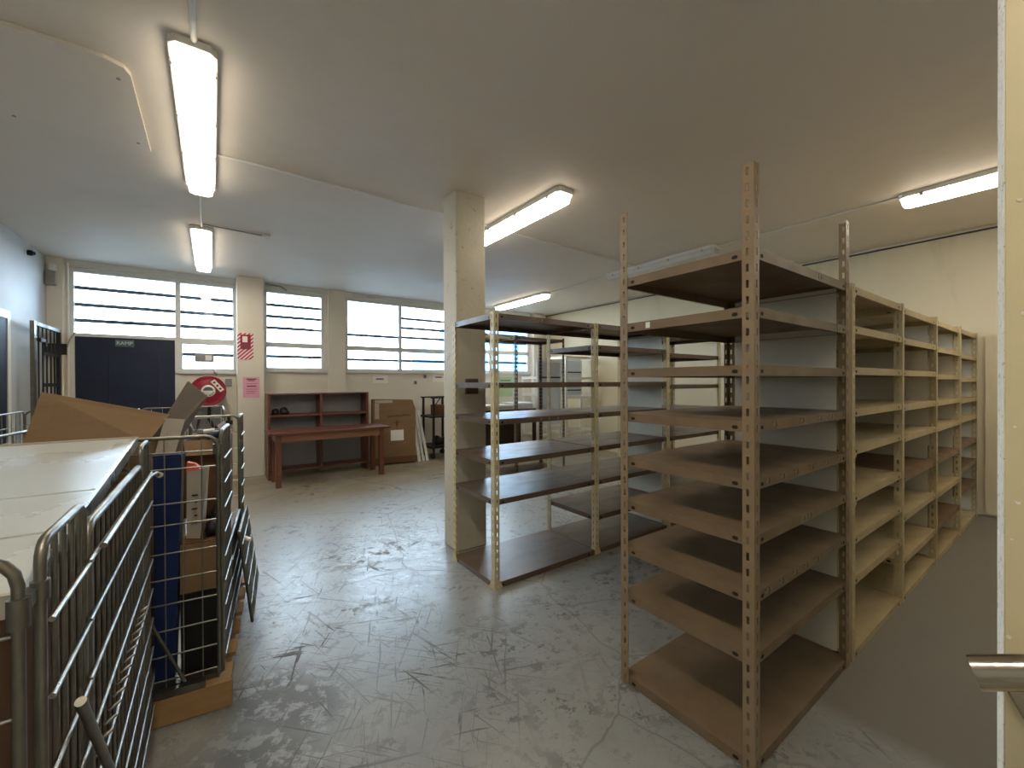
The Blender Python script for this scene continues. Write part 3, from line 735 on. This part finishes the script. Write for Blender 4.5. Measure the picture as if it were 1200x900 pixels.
def white_rack(label, x0, x1, y0, y1, h, levels, panels=(), dirx=True):
    t = thing('white_rack', label, 'rack', ((x0+x1)/2, (y0+y1)/2, 0))
    for (x, y) in ((x0, y0), (x1, y0), (x0, y1), (x1, y1)): part('post', MB().box(x-.02, x+.02, y-.02, y+.02, 0, h), WHITEM, t, .004)
    for z in levels:
        m = MB(); m.box(x0+.02, x1-.02, y0-.015, y0+.015, z-.025, z+.025); m.box(x0+.02, x1-.02, y1-.015, y1+.015, z-.025, z+.025)
        m.box(x0-.015, x0+.015, y0+.02, y1-.02, z-.025, z+.025); m.box(x1-.015, x1+.015, y0+.02, y1-.02, z-.025, z+.025)
        part('rail', m, WHITEM, t)
    for (z0, z1) in panels:
        part('panel', MB().box(x0+.03, x1-.03, y1-.03, y1-.024, z0, z1), PALEB, t, label='pale blue-white panel')
        part('edge_bar', MB().box(x0+.03, x1-.03, y1-.045, y1-.03, z0+.09, z0+.115), BAR, t)
    return t
white_rack('small white tubular frame standing at the right end of the dark desk', 5.50, 5.78, 6.75, 7.25, 1.55, (1.52, 1.16, .30))
white_rack('tall white frame with pale panels by the right wall, seen through the racks', 5.62, 6.50, 6.02, 6.50, 1.93, (1.91, 1.50, 1.12, .42), ((1.53, 1.88), (1.15, 1.47)))
w2 = thing('white_rack', 'white panelled frame left of the tall white frame, in the far corner', 'rack', (5.2, 6.2, 0))
for x in (4.93, 5.50):
    part('post', MB().box(x-.02, x+.02, 6.03, 6.07, 0, 1.86), WHITEM, w2)
part('panel', MB().box(4.95, 5.48, 6.045, 6.055, 1.40, 1.80), PALEB, w2); part('panel', MB().box(4.95, 5.48, 6.045, 6.055, .62, 1.36), PALEB, w2)
part('edge_bar', MB().box(4.95, 5.48, 6.03, 6.044, 1.50, 1.53), BAR, w2)
for (a, b) in ((1.80, 1.86), (1.36, 1.40), (.56, .62)): part('rail', MB().box(4.95, 5.48, 6.03, 6.07, a, b), WHITEM, w2)
for x in (4.93, 5.50):
    for (a, b) in ((5.85, 6.03), (6.07, 6.25)): part('foot', MB().box(x-.02, x+.02, a, b, 0, .03), WHITEM, w2)
solo('board', MB().box(XR-.05, XR-.012, .28, .66, .03, 1.90), WALLR, 'tall beige board standing against the right wall past the rack end', 'board')
# notices
def notice(name, label, x0, x1, z0, z1, y, mat, lines=(), ink=INKG, tilt=0):
    t = thing(name, label, 'notice', ((x0+x1)/2, y, z0))
    part('sheet', MB().box(x0, x1, y-.003, y-.001, z0, z1), mat, t)
    for (a, b, c, d_) in lines:
        part('text_line', MB().box(x0+(x1-x0)*a, x0+(x1-x0)*b, y-.0042, y-.003, z0+(z1-z0)*c, z0+(z1-z0)*d_), ink, t)
    return t
pk_ = notice('paper_notice', 'pink paper notice on the wide pilaster below the red striped sign', .375, .592, 1.21, 1.525, 7.50, PINK,
       [(.2, .8, .86, .92), (.3, .7, .80, .84), (.22, .8, .52, .58), (.2, .85, .66, .68), (.15, .85, .40, .42), (.2, .8, .30, .32), (.15, .7, .20, .22)], INK)
notice('paper_notice', 'white paper notice with a grey line on the back wall above the carton', 2.42, 2.70, 1.42, 1.57, YB, WHITEP, [(.2, .72, .42, .62)])
notice('paper_notice', 'white paper notice on the back wall at the left edge of the pillar', 3.62, 3.90, 1.44, 1.60, YB, WHITEP, [(.2, .72, .5, .68)])
notice('poster', 'pale green poster on the back wall below the far window', 5.20, 5.62, 1.10, 1.54, YB, GREEN, [(.15, .85, .8, .86)], INKG)
o = notice('paper_notice', 'small grey and white sticker on the glass of the lower sash by the door', -.21, .02, 1.75, 1.88, 7.81, GREYP, [(.55, .9, .2, .8)], WHITEP)
t = thing('fire_sign', 'red and white striped fire notice on the wide pilaster above the pink notice', 'sign', (.41, 7.5, 1.79))
part('striped_plate', MB().box(.308, .512, 7.494, 7.499, 1.79, 2.19), STRIPE, t)
pl = part('red_panel', MB().box(.345, .478, 7.491, 7.494, 1.945, 2.165), RED, t)
part('pictogram', MB().box(.372, .437, 7.489, 7.491, 2.05, 2.14), WHITEP, pl)
m = MB()
for i in range(4): m.box(.358+.029*i, .378+.029*i, 7.489, 7.491, 1.965, 2.02)
part('lettering', m, INK, pl)
solo('switch_plate', MB().box(.160, .245, 7.785, 7.80, 1.385, 1.50), GREYP, 'grey switch plate on the wall between hose reel and pilaster', 'switch', bevel=.004)
for (x, z, lab) in ((3.25, 1.43, 'lower of two small dark hooks on the back wall left of the pillar'), (3.45, 1.55, 'upper of two small dark hooks on the back wall left of the pillar')):
    h_ = thing('wall_hook', lab, 'hook', (x, YB, z)); part('plate', MB().box(x-.03, x+.03, YB-.008, YB, z-.035, z+.035), GREYP, h_, .003)
    part('prong', MB().tube([(x, YB-.008, z+.015), (x, YB-.05, z), (x, YB-.055, z-.03)], .009, 6), BLACKM, h_)

# ------------------------------------------------------------------ hose reel
hr = thing('hose_reel', 'round red fire hose reel on the wall beside the navy door', 'hose reel', (-.05, 7.5, 1.1))
ax = (-.05, 7.58, 1.32); 
part('front_disc', MB().lathe([(0, .10), (.14, .10), (.15, .096), (.185, .090), (.21, .10), (.218, .098), (.218, .088), (.20, .075), (0, .075)], ax, (0, -1, 0), 40), RED, hr)
part('hose', MB().lathe([(.13, -.05), (.20, -.05), (.205, 0), (.20, .07), (.13, .07)], ax, (0, -1, 0), 40), DKHOSE, hr)
part('back_disc', MB().lathe([(0, -.06), (.218, -.06), (.218, -.07), (0, -.072)], ax, (0, -1, 0), 40), RED, hr)
hub = part('hub_label', MB().lathe([(0, .104), (.082, .104), (.085, .100)], ax, (0, -1, 0), 32), WHITEP, hr)
m = MB(); pts = [(-.05+.062*math.cos(a), 7.474, 1.325+.055*math.sin(a)) for a in [math.pi*k/10 for k in range(11)]]; m.prism(pts, (0, .002, 0))
for a in (200, 225, 250, 290, 315, 340):
    cx, cz = -.05+.062*math.cos(R(a)), 1.315+.06*math.sin(R(a)); m.box(cx-.009, cx+.009, 7.474, 7.476, cz-.008, cz+.008)
part('hub_print', m, SIGNG, hub)
ca, sa = math.cos(R(-52)), math.sin(R(-52)); cx, cz = .06, 1.395
def rot2(a, b): return (cx+a*ca-b*sa, cz+a*sa+b*ca)
def strip(a0, a1, b0, b1, y): return [(rot2(a, b)[0], y, rot2(a, b)[1]) for a, b in ((a0, b0), (a1, b0), (a1, b1), (a0, b1))]
tg = part('tag', MB().prism(strip(-.095, .095, -.03, .03, 7.468), (0, .003, 0)), WHITEP, hr)
m = MB()
for k in (-.06, 0, .055): m.prism(strip(k-.014, k+.014, -.014, .014, 7.466), (0, .002, 0))
part('tag_print', m, INK, tg)
part('wall_bracket', MB().box(-.10, 0, 7.65, 7.80, 1.20, 1.44), BLACKM, hr)
part('hanger', MB().tube([(.02, 7.5, 1.60), (.0, 7.55, 1.72)], .006, 6).tube([(.02, 7.5, 1.60), (.06, 7.52, 1.55)], .012, 6), GREYP, hr)
m = MB().tube([(-.04, 7.70, 1.10), (-.04, 7.70, .98), (-.045, 7.70, .90), (-.02, 7.69, .85), (.0, 7.66, .80), (.06, 7.62, .76), (.14, 7.62, .78)], .022, 8)
part('nozzle', m, BLACKM, hr)
part('pipe', MB().tube([(-.30, 7.72, 1.02), (-.30, 7.73, .55), (-.30, 7.74, .02)], .02, 8), GREYP, hr)
part('loose_hose', MB().tube([(-.16, 7.68, .90), (-.19, 7.66, .78), (-.26, 7.62, .62), (-.32, 7.58, .48), (-.34, 7.60, .30)], .016, 8), DKHOSE, hr)
t = thing('stop_valve', 'dark tap on the pipe right of the hose reel nozzle', 'valve', (.21, 7.7, .70))
part('pipe', MB().tube([(.23, 7.76, 1.1), (.23, 7.76, .02)], .016, 8), WALL, t)
part('valve_body', MB().box(.16, .25, 7.69, 7.745, .80, .86).cyl((.2, 7.69, .86), (.2, 7.69, .93), .02, 10), BLACKM, t)
solo('cover_board', MB().box(-.25, .10, 7.775, 7.795, .48, 1.08), GREYP, 'grey board on the wall below the hose reel', 'board')

# ------------------------------------------------------------------ security grille and corner fittings
t = thing('security_grille', 'dark barred steel grille folded open against the left wall corner', 'grille', (-1.62, 7.2, 0))
gx0, gx1 = -1.60, -1.565
for (a, b) in ((6.70, 6.76), (7.63, 7.69)): part('stile', MB().box(gx0, gx1, a, b, .03, 2.12), STEELD if a < 7 else BLACKM, t)
part('rail', MB().box(gx0, gx1, 6.76, 7.63, 2.08, 2.12), BLACKM, t); part('rail', MB().box(gx0, gx1, 6.76, 7.63, .03, .07), BLACKM, t)
for k in range(5): 
    y = 6.76+.87*(k+1)/6; part('bar', MB().cyl((-1.583, y, .07), (-1.583, y, 2.08), .008, 8), BLACKM, t)
for z in (1.78, 1.42, 1.05, .60): part('rail', MB().box(-1.564, -1.552, 6.95, 7.52, z-.02, z+.02), BLACKM, t)
part('latch', MB().box(-1.564, -1.53, 6.77, 6.97, 1.90, 1.94).box(-1.564, -1.53, 6.93, 6.97, 1.86, 1.94), BLACKM, t)
solo('control_box', MB().box(-1.70, -1.50, 7.60, 7.625, 1.80, 1.94), BLACKM, 'small dark control box beside the grille top', 'box', bevel=.005)
solo('conduit', MB().tube([(-1.50, 7.63, 1.90), (-1.49, 7.69, 2.0), (-1.45, 7.74, 2.10)], .008, 6), GREYP, 'short bent grey cable from the control box to the window corner', 'conduit')
solo('conduit', MB().tube([(-1.515, 7.74, .05), (-1.515, 7.74, 3.0)], .014, 8), WALL, 'vertical painted conduit left of the navy door', 'conduit')
t = thing('motion_sensor', 'white sensor above a dark box high in the left corner', 'sensor', (-1.62, 7.66, 2.7))
part('sensor_head', MB().box(-1.67, -1.60, 7.63, 7.70, 2.86, 2.95), WHITEM, t, .012); part('sensor_box', MB().box(-1.69, -1.60, 7.62, 7.70, 2.68, 2.85), GREYP, t, .004)
t = thing('security_camera', 'small black round camera high on the left wall', 'camera', (XL, 7.05, 2.93))
part('housing', MB().cyl((XL, 7.08, 2.93), (XL+.035, 7.07, 2.927), .032, 16), BLACKM, t); part('lens', MB().cyl((XL+.035, 7.07, 2.927), (XL+.055, 7.06, 2.924), .02, 14), BLACKP, t)

# ------------------------------------------------------------------ wire roll cages
WR, TR = .0026, .0068
_rod = {}
def rod(parent, a, b, r=WR, name='wire', mat=STEEL):
    a, b = Vector(a), Vector(b); L = (b-a).length; key = (round(L, 3), r, mat.name)
    if key not in _rod: _rod[key] = MB().tube([(0, 0, -L/2), (0, 0, L/2)], r, 6).mesh('wire', mat)
    o = bpy.data.objects.new(name, _rod[key]); C.objects.link(o); o.parent = parent
    d = (b-a).normalized(); q = Vector((0, 0, 1)).rotation_difference(d)
    acc = Vector((0, 0, 0)); p = parent
    while p.parent: acc += Vector(p.location); p = p.parent
    o.location = (a+b)/2-acc; o.rotation_mode = 'QUATERNION'; o.rotation_quaternion = q
    return o
def uframe(a, b, z0, z1, cr=.045):   # local coords: upside-down U from foot a to foot b
    a = Vector((a[0], a[1], 0)); b = Vector((b[0], b[1], 0)); d = (b-a).normalized()
    pts = [Vector((a.x, a.y, z0)), Vector((a.x, a.y, z1-cr))]
    for k in range(1, 5):
        t_ = math.pi/2*k/4; pts.append(Vector((a.x, a.y, z1-cr)) + d*cr*(1-math.cos(t_)) + Vector((0, 0, cr*math.sin(t_))))
    for k in range(0, 5):
        t_ = math.pi/2*k/4; pts.append(Vector((b.x, b.y, z1-cr)) - d*cr*(1-math.sin(t_)) + Vector((0, 0, cr*math.cos(t_))))
    pts.append(Vector((b.x, b.y, z0))); return pts
def lpart(name, mb, mat, parent, label=None):     # local-coordinate part
    o = link(name, mb.mesh(name, mat), parent)
    if label: o['label'] = label
    return o
def mesh_panel(root, a, b, z0, z1, nv, hz, r=WR, out=(0, 0, 0), frame=True, z_v1=None, skipv=()):
    a = Vector((*a, 0)); b = Vector((*b, 0)); d = (b-a); L = d.length; out = Vector(out)
    pn = lpart('side_frame', MB().tube(uframe(a, b, z0, z1), TR, 10), STEELD, root)
    for k in range(nv):
        if k in skipv: continue
        p = a + d*((k+1)/(nv+1)); rod(pn, p+Vector((0, 0, z0)), p+Vector((0, 0, (z_v1 or z1)-.004)))
    for z in hz: rod(pn, a+Vector((0, 0, z))+out, b+Vector((0, 0, z))+out)
    return pn
HZ = [1.095, .985, .875, .765, .655, .545, .435, .325, .215]
def cage_base(root, x0, x1, y0, y1, z=.15):
    m = MB(); m.box(x0, x1, y0, y0+.03, z-.04, z); m.box(x0, x1, y1-.03, y1, z-.04, z); m.box(x0, x0+.03, y0+.03, y1-.03, z-.04, z); m.box(x1-.03, x1, y0+.03, y1-.03, z-.04, z)
    m.box(x0+.03, x1-.03, y0+.03, y1-.03, z-.012, z-.004)
    lpart('base', m, STEELD, root)
    for (x, y) in ((x0+.06, y0+.08), (x1-.06, y0+.08), (x0+.06, y1-.08), (x1-.06, y1-.08)):
        lpart('caster', MB().cyl((x, y-.016, .052), (x, y+.016, .052), .052, 16).box(x-.02, x+.02, y-.022, y+.022, .06, z-.04), BLACKP, root)

# cage 1: the nearest; local origin at its front right foot
c1 = thing('wire_cage', 'nearest wire roll cage at the lower left carrying the white board', 'cage', (-.20, .87, 0))
W1, D1 = .80, 1.20
cage_base(c1, -W1, 0, 0, D1)
# right side: near frame loop, gate panel, far frame loop
pn = lpart('side_frame', MB().tube(uframe((0, 0), (0, .235), .15, 1.205, .03), TR, 10), STEELD, c1)
for y in (.065, .112, .160, .205): rod(pn, (0, y, .15), (0, y, 1.20), .0045, mat=STEELD)
for z in HZ: rod(pn, (.012, -.005, z), (.012, .24, z), .0042)
pn = lpart('side_gate', MB().tube(uframe((.0, .265), (.0, .985), .15, 1.155, .035), .009, 10), STEELD, c1)
for k in range(13): rod(pn, (0, .30+.655*k/12, .15), (0, .30+.655*k/12, 1.15), .0045, mat=STEELD)
for z in HZ: rod(pn, (.012, .22, z+.004), (.012, 1.0, z+.004), .0042)
for k in range(14): rod(pn, (.004, .28+.05*k, .69), (.024, .29+.05*k, .70), .004, 'hook')
lpart('latch_bar', MB().tube([(.02, .29, 1.105), (.02, 1.05, 1.105), (.03, 1.15, 1.10), (.035, 1.19, 1.085)], .006, 8).cyl((.035, 1.18, 1.087), (.035, 1.21, 1.08), .011, 10), STEEL, c1)
pn = lpart('side_frame', MB().tube(uframe((0, 1.01), (0, D1), .15, 1.215, .03), TR, 10), STEELD, c1)
for y in (1.055, 1.10, 1.15): rod(pn, (0, y, .15), (0, y, 1.20), .0045, mat=STEELD)
for z in HZ: rod(pn, (.012, 1.0, z), (.012, D1, z), .0042)
lpart('brace', MB().tube([(.03, .05, .935), (.03, .24, .70), (.03, .42, .48)], .0075, 10), STEELD, c1)
# front end and far end panels, left side
mesh_panel(c1, (-.012, -.035), (-W1, -.035), .15, 1.205, 7, HZ, .0042)
mesh_panel(c1, (-.04, D1+.012), (-W1, D1+.012), .15, 1.12, 7, HZ[1:])
mesh_panel(c1, (-W1, .03), (-W1, D1-.03), .15, 1.205, 14, HZ)
lpart('corner_clamp', MB().cyl((-.012, -.035, 1.105), (-.012, -.035, 1.145), .0115, 12).cyl((0, 0, 1.125), (0, 0, 1.152), .0105, 12).box(-.010, .0, -.034, .0, 1.128, 1.146), STEELD, c1)
wire = None
# white board lying across the top of cage 1
t = thing('white_board', 'white laminate board with metal edges lying across the nearest wire cage', 'board', (-.60, 1.55, 1.13))
bl = [(-.95, .875, 1.116), (-.222, .875, 1.116), (-.250, 2.22, 1.191), (-.978, 2.22, 1.191)]
def lerp(p, q, s): return tuple(p[i]+(q[i]-p[i])*s for i in range(3))
cuts = [0, .20, .42, 1.0]
for i in range(3):
    s0, s1 = cuts[i]+(.003 if i else 0), cuts[i+1]-(.003 if i < 2 else 0)
    a0, a1 = lerp(bl[0], bl[3], s0), lerp(bl[0], bl[3], s1); b0, b1 = lerp(bl[1], bl[2], s0), lerp(bl[1], bl[2], s1)
    part('board_section', MB().prism([a0, b0, b1, a1], (0, 0, .022)), BOARDW, t, .002)
part('edge_strip', MB().prism([(bl[1][0]+.001, bl[1][1], bl[1][2]-.006), (bl[1][0]+.009, bl[1][1], bl[1][2]-.006), (bl[2][0]+.009, bl[2][1], bl[2][2]-.006), (bl[2][0]+.001, bl[2][1], bl[2][2]-.006)], (0, 0, .034)), ALU, t)
part('edge_strip', MB().prism([(bl[3][0], bl[3][1]+.001, bl[3][2]-.004), (bl[2][0], bl[2][1]+.001, bl[2][2]-.004), (bl[2][0], bl[2][1]+.013, bl[2][2]-.004), (bl[3][0], bl[3][1]+.013, bl[3][2]-.004)], (0, 0, .032)), CARDL, t)
part('edge_strip', MB().prism([(bl[0][0], bl[0][1]-.012, bl[0][2]-.006), (bl[1][0], bl[1][1]-.012, bl[1][2]-.006), (bl[1][0], bl[1][1]-.001, bl[1][2]-.006), (bl[0][0], bl[0][1]-.001, bl[0][2]-.006)], (0, 0, .032)), CARDL, t)
t = thing('carton', 'big dark brown carton filling the nearest wire cage under the white board', 'box', (-.6, 1.45, .15))
part('body', MB().box(-.96, -.262, .92, 1.98, .152, 1.10), CARDD, t, .004); part('top_flap', MB().box(-.955, -.268, .925, 1.975, 1.101, 1.108), CARD, t)

# cage 2: turned a little; local origin front right foot, x to the left negative
PAL = thing('pallet', 'low pine pallet under the second wire cage', 'pallet', (.03, 2.25, 0), R(-6.6))
for x in (-.80, -.42, -.10): lpart('bearer', MB().box(x, x+.10, .0, 1.16, .0, .095), PINE, PAL)
for k in range(6): lpart('deck_board', MB().box(-.82, .03, .0+.205*k, .0+.205*k+.13, .096, .116), PINE, PAL)
lpart('front_board', MB().box(-.82, .035, -.022, -.002, .005, .116), PINE, PAL)
c2 = thing('wire_cage', 'second wire roll cage on a pine pallet, with blue board and cartons inside', 'cage', (.018, 2.28, .118), R(-6.6))
z0 = .022
m = MB(); m.box(-.80, .0, .0, .03, 0, z0); m.box(-.80, 0, 1.13, 1.16, 0, z0); m.box(-.03, 0, .03, 1.13, 0, z0); m.box(-.80, -.77, .03, 1.13, 0, z0); m.box(-.77, -.03, .03, 1.13, .002, .008)
lpart('base', m, STEELD, c2)
HZ2 = [v-.118 for v in (1.135, 1.066, .92, .83, .71, .60, .495, .385, .277, .175)]
fp = lpart('side_frame', MB().tube(uframe((.0, -.015), (-.80, -.015), z0, 1.08, .045), .008, 10), STEELD, c2)
for x in (-.058, -.125, -.185, -.235, -.30, -.37, -.44, -.51, -.58, -.65, -.72): rod(fp, (x, -.012, z0), (x, -.012, 1.075), .0028)
for z in HZ2: rod(fp, (.0, -.018, z), (-.80, -.018, z), .0036)
lpart('brace', MB().tube([(-.235, -.03, .33), (-.12, -.03, .04)], .007, 8), STEELD, c2)
lpart('sill_angle', MB().box(-.30, -.045, -.05, -.02, .0, .028), STEELD, c2)
lpart('corner_clamp', MB().cyl((0, -.015, 1.0), (0, -.015, 1.045), .017, 10), STEELD, c2)
# right side: near narrow mesh, rear post, hanging half gate
rp = lpart('side_frame', MB().tube(uframe((.012, .0), (.012, .30), z0, 1.10, .02), .009, 10), STEELD, c2)
for k in range(6): rod(rp, (.012, .035+.045*k, z0), (.012, .035+.045*k, 1.09), .0045, mat=STEELD)
for z in HZ: rod(rp, (.024, -.005, z-.118), (.024, .30, z-.118), .0036)
rp = lpart('side_frame', MB().tube(uframe((.012, .95), (.012, 1.16), z0, 1.10, .02), .009, 10), STEELD, c2)
for k in range(4): rod(rp, (.012, .985+.045*k, z0), (.012, .985+.045*k, 1.09), .0045, mat=STEELD)
for z in HZ: rod(rp, (.024, .95, z-.118), (.024, 1.165, z-.118), .0036)
rp = lpart('side_gate', MB().tube(uframe((.012, .33), (.012, .93), z0, .50, .02), .009, 10), STEELD, c2)
for k in range(10): rod(rp, (.012, .37+.055*k, z0), (.012, .37+.055*k, .49), .0045, mat=STEELD)
for z in (.10, .20, .30, .40): rod(rp, (.024, .31, z), (.024, .95, z), .0036)
# upper half of the gate folded down outside
gt = lpart('hanging_gate', MB().tube([(.045, .43, .50), (.045, 1.0, .50), (.105, 1.03, .02), (.105, .40, .02), (.045, .43, .50)], .008, 10), STEELD, c2, 'upper half gate folded down outside')
for k in range(30):
    s_ = (k+.5)/30; rod(gt, (.046, .43+.57*s_, .50), (.104, .40+.63*s_, .02), .0075, mat=STEELD)
for k in range(4):
    q = (k+.6)/4.4; rod(gt, (.052+.058*q, .43-.03*q, .50-.48*q), (.052+.058*q, 1.0+.03*q, .50-.48*q), .0036)
lpart('gate_latch', MB().cyl((.062, .55, .43), (.092, .53, .42), .013, 10), WHITEM, c2)
# rear and left panels
mesh_panel(c2, (-.005, 1.16), (-.80, 1.16), z0, 1.09, 9, [z-.118 for z in HZ])
mesh_panel(c2, (-.80, .02), (-.80, 1.13), z0, 1.09, 12, [z-.118 for z in HZ])
lpart('cross_tube', MB().tube(uframe((-.235, .93), (-.62, .93), .55, 1.075, .05), .011, 10), STEELD, c2)

# contents of cage 2 (local frame of the cage)
c2o = Vector((.018, 2.28, .118)); c2r = Matrix.Rotation(R(-6.6), 3, 'Z')
def c2w(p): return c2o + c2r @ Vector(p)
def inside(name, label, cat, loc, group=None): return thing(name, label, cat, c2w(loc), R(-6.6), group)
t = inside('blue_board', 'tall deep blue flat box upright in the second wire cage', 'board', (-.19, .05, .024))
lpart('body', MB().hexa([(-.045, .0, 0), (.022, .0, 0), (.022, .06, 0), (-.045, .06, 0), (-.045, .0, .965), (.055, .0, .965), (.055, .06, .965), (-.045, .06, .965)]), BLUE, t)
lpart('end_cap', MB().box(-.047, .058, -.002, .062, .966, .976), BLUE, t)
t = inside('carton', 'plain brown carton across the middle of the second wire cage', 'box', (-.085, .22, .377))
lpart('body', MB().box(-.062, .072, -.16, .25, 0, .215), CARD, t); lpart('lid_flap', MB().box(-.06, .07, -.155, .245, .216, .221), CARDD, t)
t = inside('crate', 'black plastic crate low in the second wire cage', 'crate', (-.085, .25, .024))
m = MB(); m.box(-.062, .072, -.19, .15, 0, .02); m.box(-.062, .072, -.19, -.178, .02, .345); m.box(-.062, .072, .138, .15, .02, .345); m.box(-.062, -.05, -.178, .138, .02, .345); m.box(.06, .072, -.178, .138, .02, .345); m.box(-.05, .06, -.178, .138, .30, .345)
lpart('body', m, BLACKP, t); lpart('rim', MB().box(-.066, .076, -.194, .154, .346, .350), BLACKP, t)
t = inside('bin_bag_pile', 'black plastic bag slumped on the plain carton in the second cage', 'bag', (-.085, .20, .601))
lpart('bag', blob((.045, -.05, 0), .026, .06, .075, seed=8), BLACKP, t); lpart('bag', blob((.045, .10, 0), .026, .06, .11, seed=9), BLACKP, t)
t = inside('paper_sack', 'pale printed paper sack with an orange top beside the blue board', 'sack', (-.085, .10, .601))
lpart('body', MB().hexa([(-.05, .03, 0), (.006, .0, 0), (.006, .14, 0), (-.045, .16, 0), (-.05, .05, .30), (.03, .05, .315), (.03, .10, .315), (-.05, .10, .30)]), CARDL, t)
lpart('orange_top', MB().hexa([(-.052, .048, .302), (.0, .048, .31), (.0, .102, .31), (-.052, .102, .302), (-.05, .055, .345), (-.02, .06, .335), (-.02, .09, .335), (-.05, .095, .345)]), ORANGE, t)
m = MB()
for k in range(5): m.box(-.030+.012*(k % 2), -.008, .012+.0105*k*.55, .016+.0105*k*.55, .07+.03*k, .076+.03*k)
lpart('print', m, BLACKP, t)['kind'] = 'stuff'
t = inside('carton', 'open brown carton behind the paper sack in the second wire cage', 'box', (-.075, .62, .614))
m = MB(); m.box(-.12, .06, -.18, -.174, 0, .40); m.box(-.12, .06, .2, .206, 0, .40); m.box(-.12, -.114, -.174, .2, 0, .40); m.box(.054, .06, -.174, .2, 0, .40); m.box(-.114, .054, -.174, .2, 0, .006)
lpart('body', m, CARDD, t)
lpart('flap', MB().hexa([(-.12, -.182, .40), (.06, -.182, .40), (.06, -.179, .40), (-.12, -.179, .40), (-.10, -.24, .33), (.05, -.24, .33), (.05, -.237, .33), (-.10, -.237, .33)]), CARD, t)
lpart('flap', MB().hexa([(.061, -.17, .40), (.064, -.17, .40), (.064, .19, .40), (.061, .19, .40), (.02, -.16, .47), (.023, -.16, .47), (.023, .18, .47), (.02, .18, .47)]), CARDD, t)
t = inside('crate', 'black crate under the open carton at the back of the second wire cage', 'crate', (-.075, .62, .024))
lpart('body', MB().box(-.11, .05, -.10, .20, 0, .585), BLACKP, t); lpart('rim', MB().box(-.114, .054, -.104, .204, .55, .586), BLACKP, t)
t = inside('small_bottle', 'small white and navy bottle lying on the open carton rim', 'bottle', (-.06, .418, 1.037))
lpart('body', MB().tube([(-.03, 0, .0), (.02, 0, .008), (.05, 0, .012)], [.022, .020, .008], 10), NAVY, t); lpart('cap', MB().tube([(-.045, 0, .022), (.0, 0, .026)], .012, 10), WHITEM, t)
# big carton with raised flaps behind the white board, on the left of cage 2
t = inside('carton', 'large brown carton with raised flaps behind the white board', 'box', (-.56, .45, .024))
m = MB(); x0, x1, y0, y1, hh = -.07, .30, -.37, .45, 1.03; th = .006
m.box(x0, x1, y0, y0+th, 0, hh); m.box(x0, x1, y1-th, y1, 0, hh); m.box(x0, x0+th, y0+th, y1-th, 0, hh); m.box(x1-th, x1, y0+th, y1-th, 0, hh); m.box(x0+th, x1-th, y0+th, y1-th, 0, th)
lpart('body', m, CARD, t)
lpart('front_flap', MB().hexa([(x0-.01, y0, hh), (x1, y0, hh), (x1, y0+.005, hh), (x0-.01, y0+.005, hh), (x0+.01, y0+.11, hh+.225), (x1+.06, y0+.10, hh+.115), (x1+.06, y0+.105, hh+.115), (x0+.01, y0+.115, hh+.225)]), CARD, t)
lpart('side_flap', MB().hexa([(x1-.02, y0+.16, hh), (x1, y0+.12, hh-.08), (x1+.03, y0+.34, hh-.08), (x1+.01, y0+.36, hh), (x1+.11, y0+.20, hh+.268), (x1+.185, y0+.20, hh+.195), (x1+.19, y0+.204, hh+.195), (x1+.115, y0+.204, hh+.268)]), CARDG, t)
lpart('side_flap', MB().hexa([(x1+.01, y0+.05, hh-.08), (x1+.075, y0+.05, hh-.10), (x1+.075, y0+.055, hh-.10), (x1+.01, y0+.055, hh-.08), (x1+.045, y0+.08, hh+.10), (x1+.115, y0+.10, hh+.09), (x1+.115, y0+.105, hh+.09), (x1+.045, y0+.085, hh+.10)]), CARDL, t)

# cages 3 and 4 behind
c3 = thing('wire_cage', 'third wire cage behind the second, in front of the hose reel', 'cage', (.09, 4.25, 0))
cage_base(c3, -.62, 0, 0, .75)
mesh_panel(c3, (0, .75), (-.62, .75), .15, 1.205, 7, HZ); mesh_panel(c3, (-.62, .02), (-.62, .73), .15, 1.205, 8, HZ)
mesh_panel(c3, (-.01, .02), (-.01, .73), .15, 1.205, 2, HZ[::4])
c4 = thing('wire_cage', 'fourth wire cage at the left behind the raised carton flap', 'cage', (-.76, 4.30, 0))
cage_base(c4, -.50, 0, 0, .85)
mesh_panel(c4, (0, .85), (-.50, .85), .15, 1.205, 6, HZ); mesh_panel(c4, (-.50, .02), (-.50, .83), .15, 1.205, 8, HZ); mesh_panel(c4, (0, .02), (0, .83), .15, 1.205, 8, HZ)
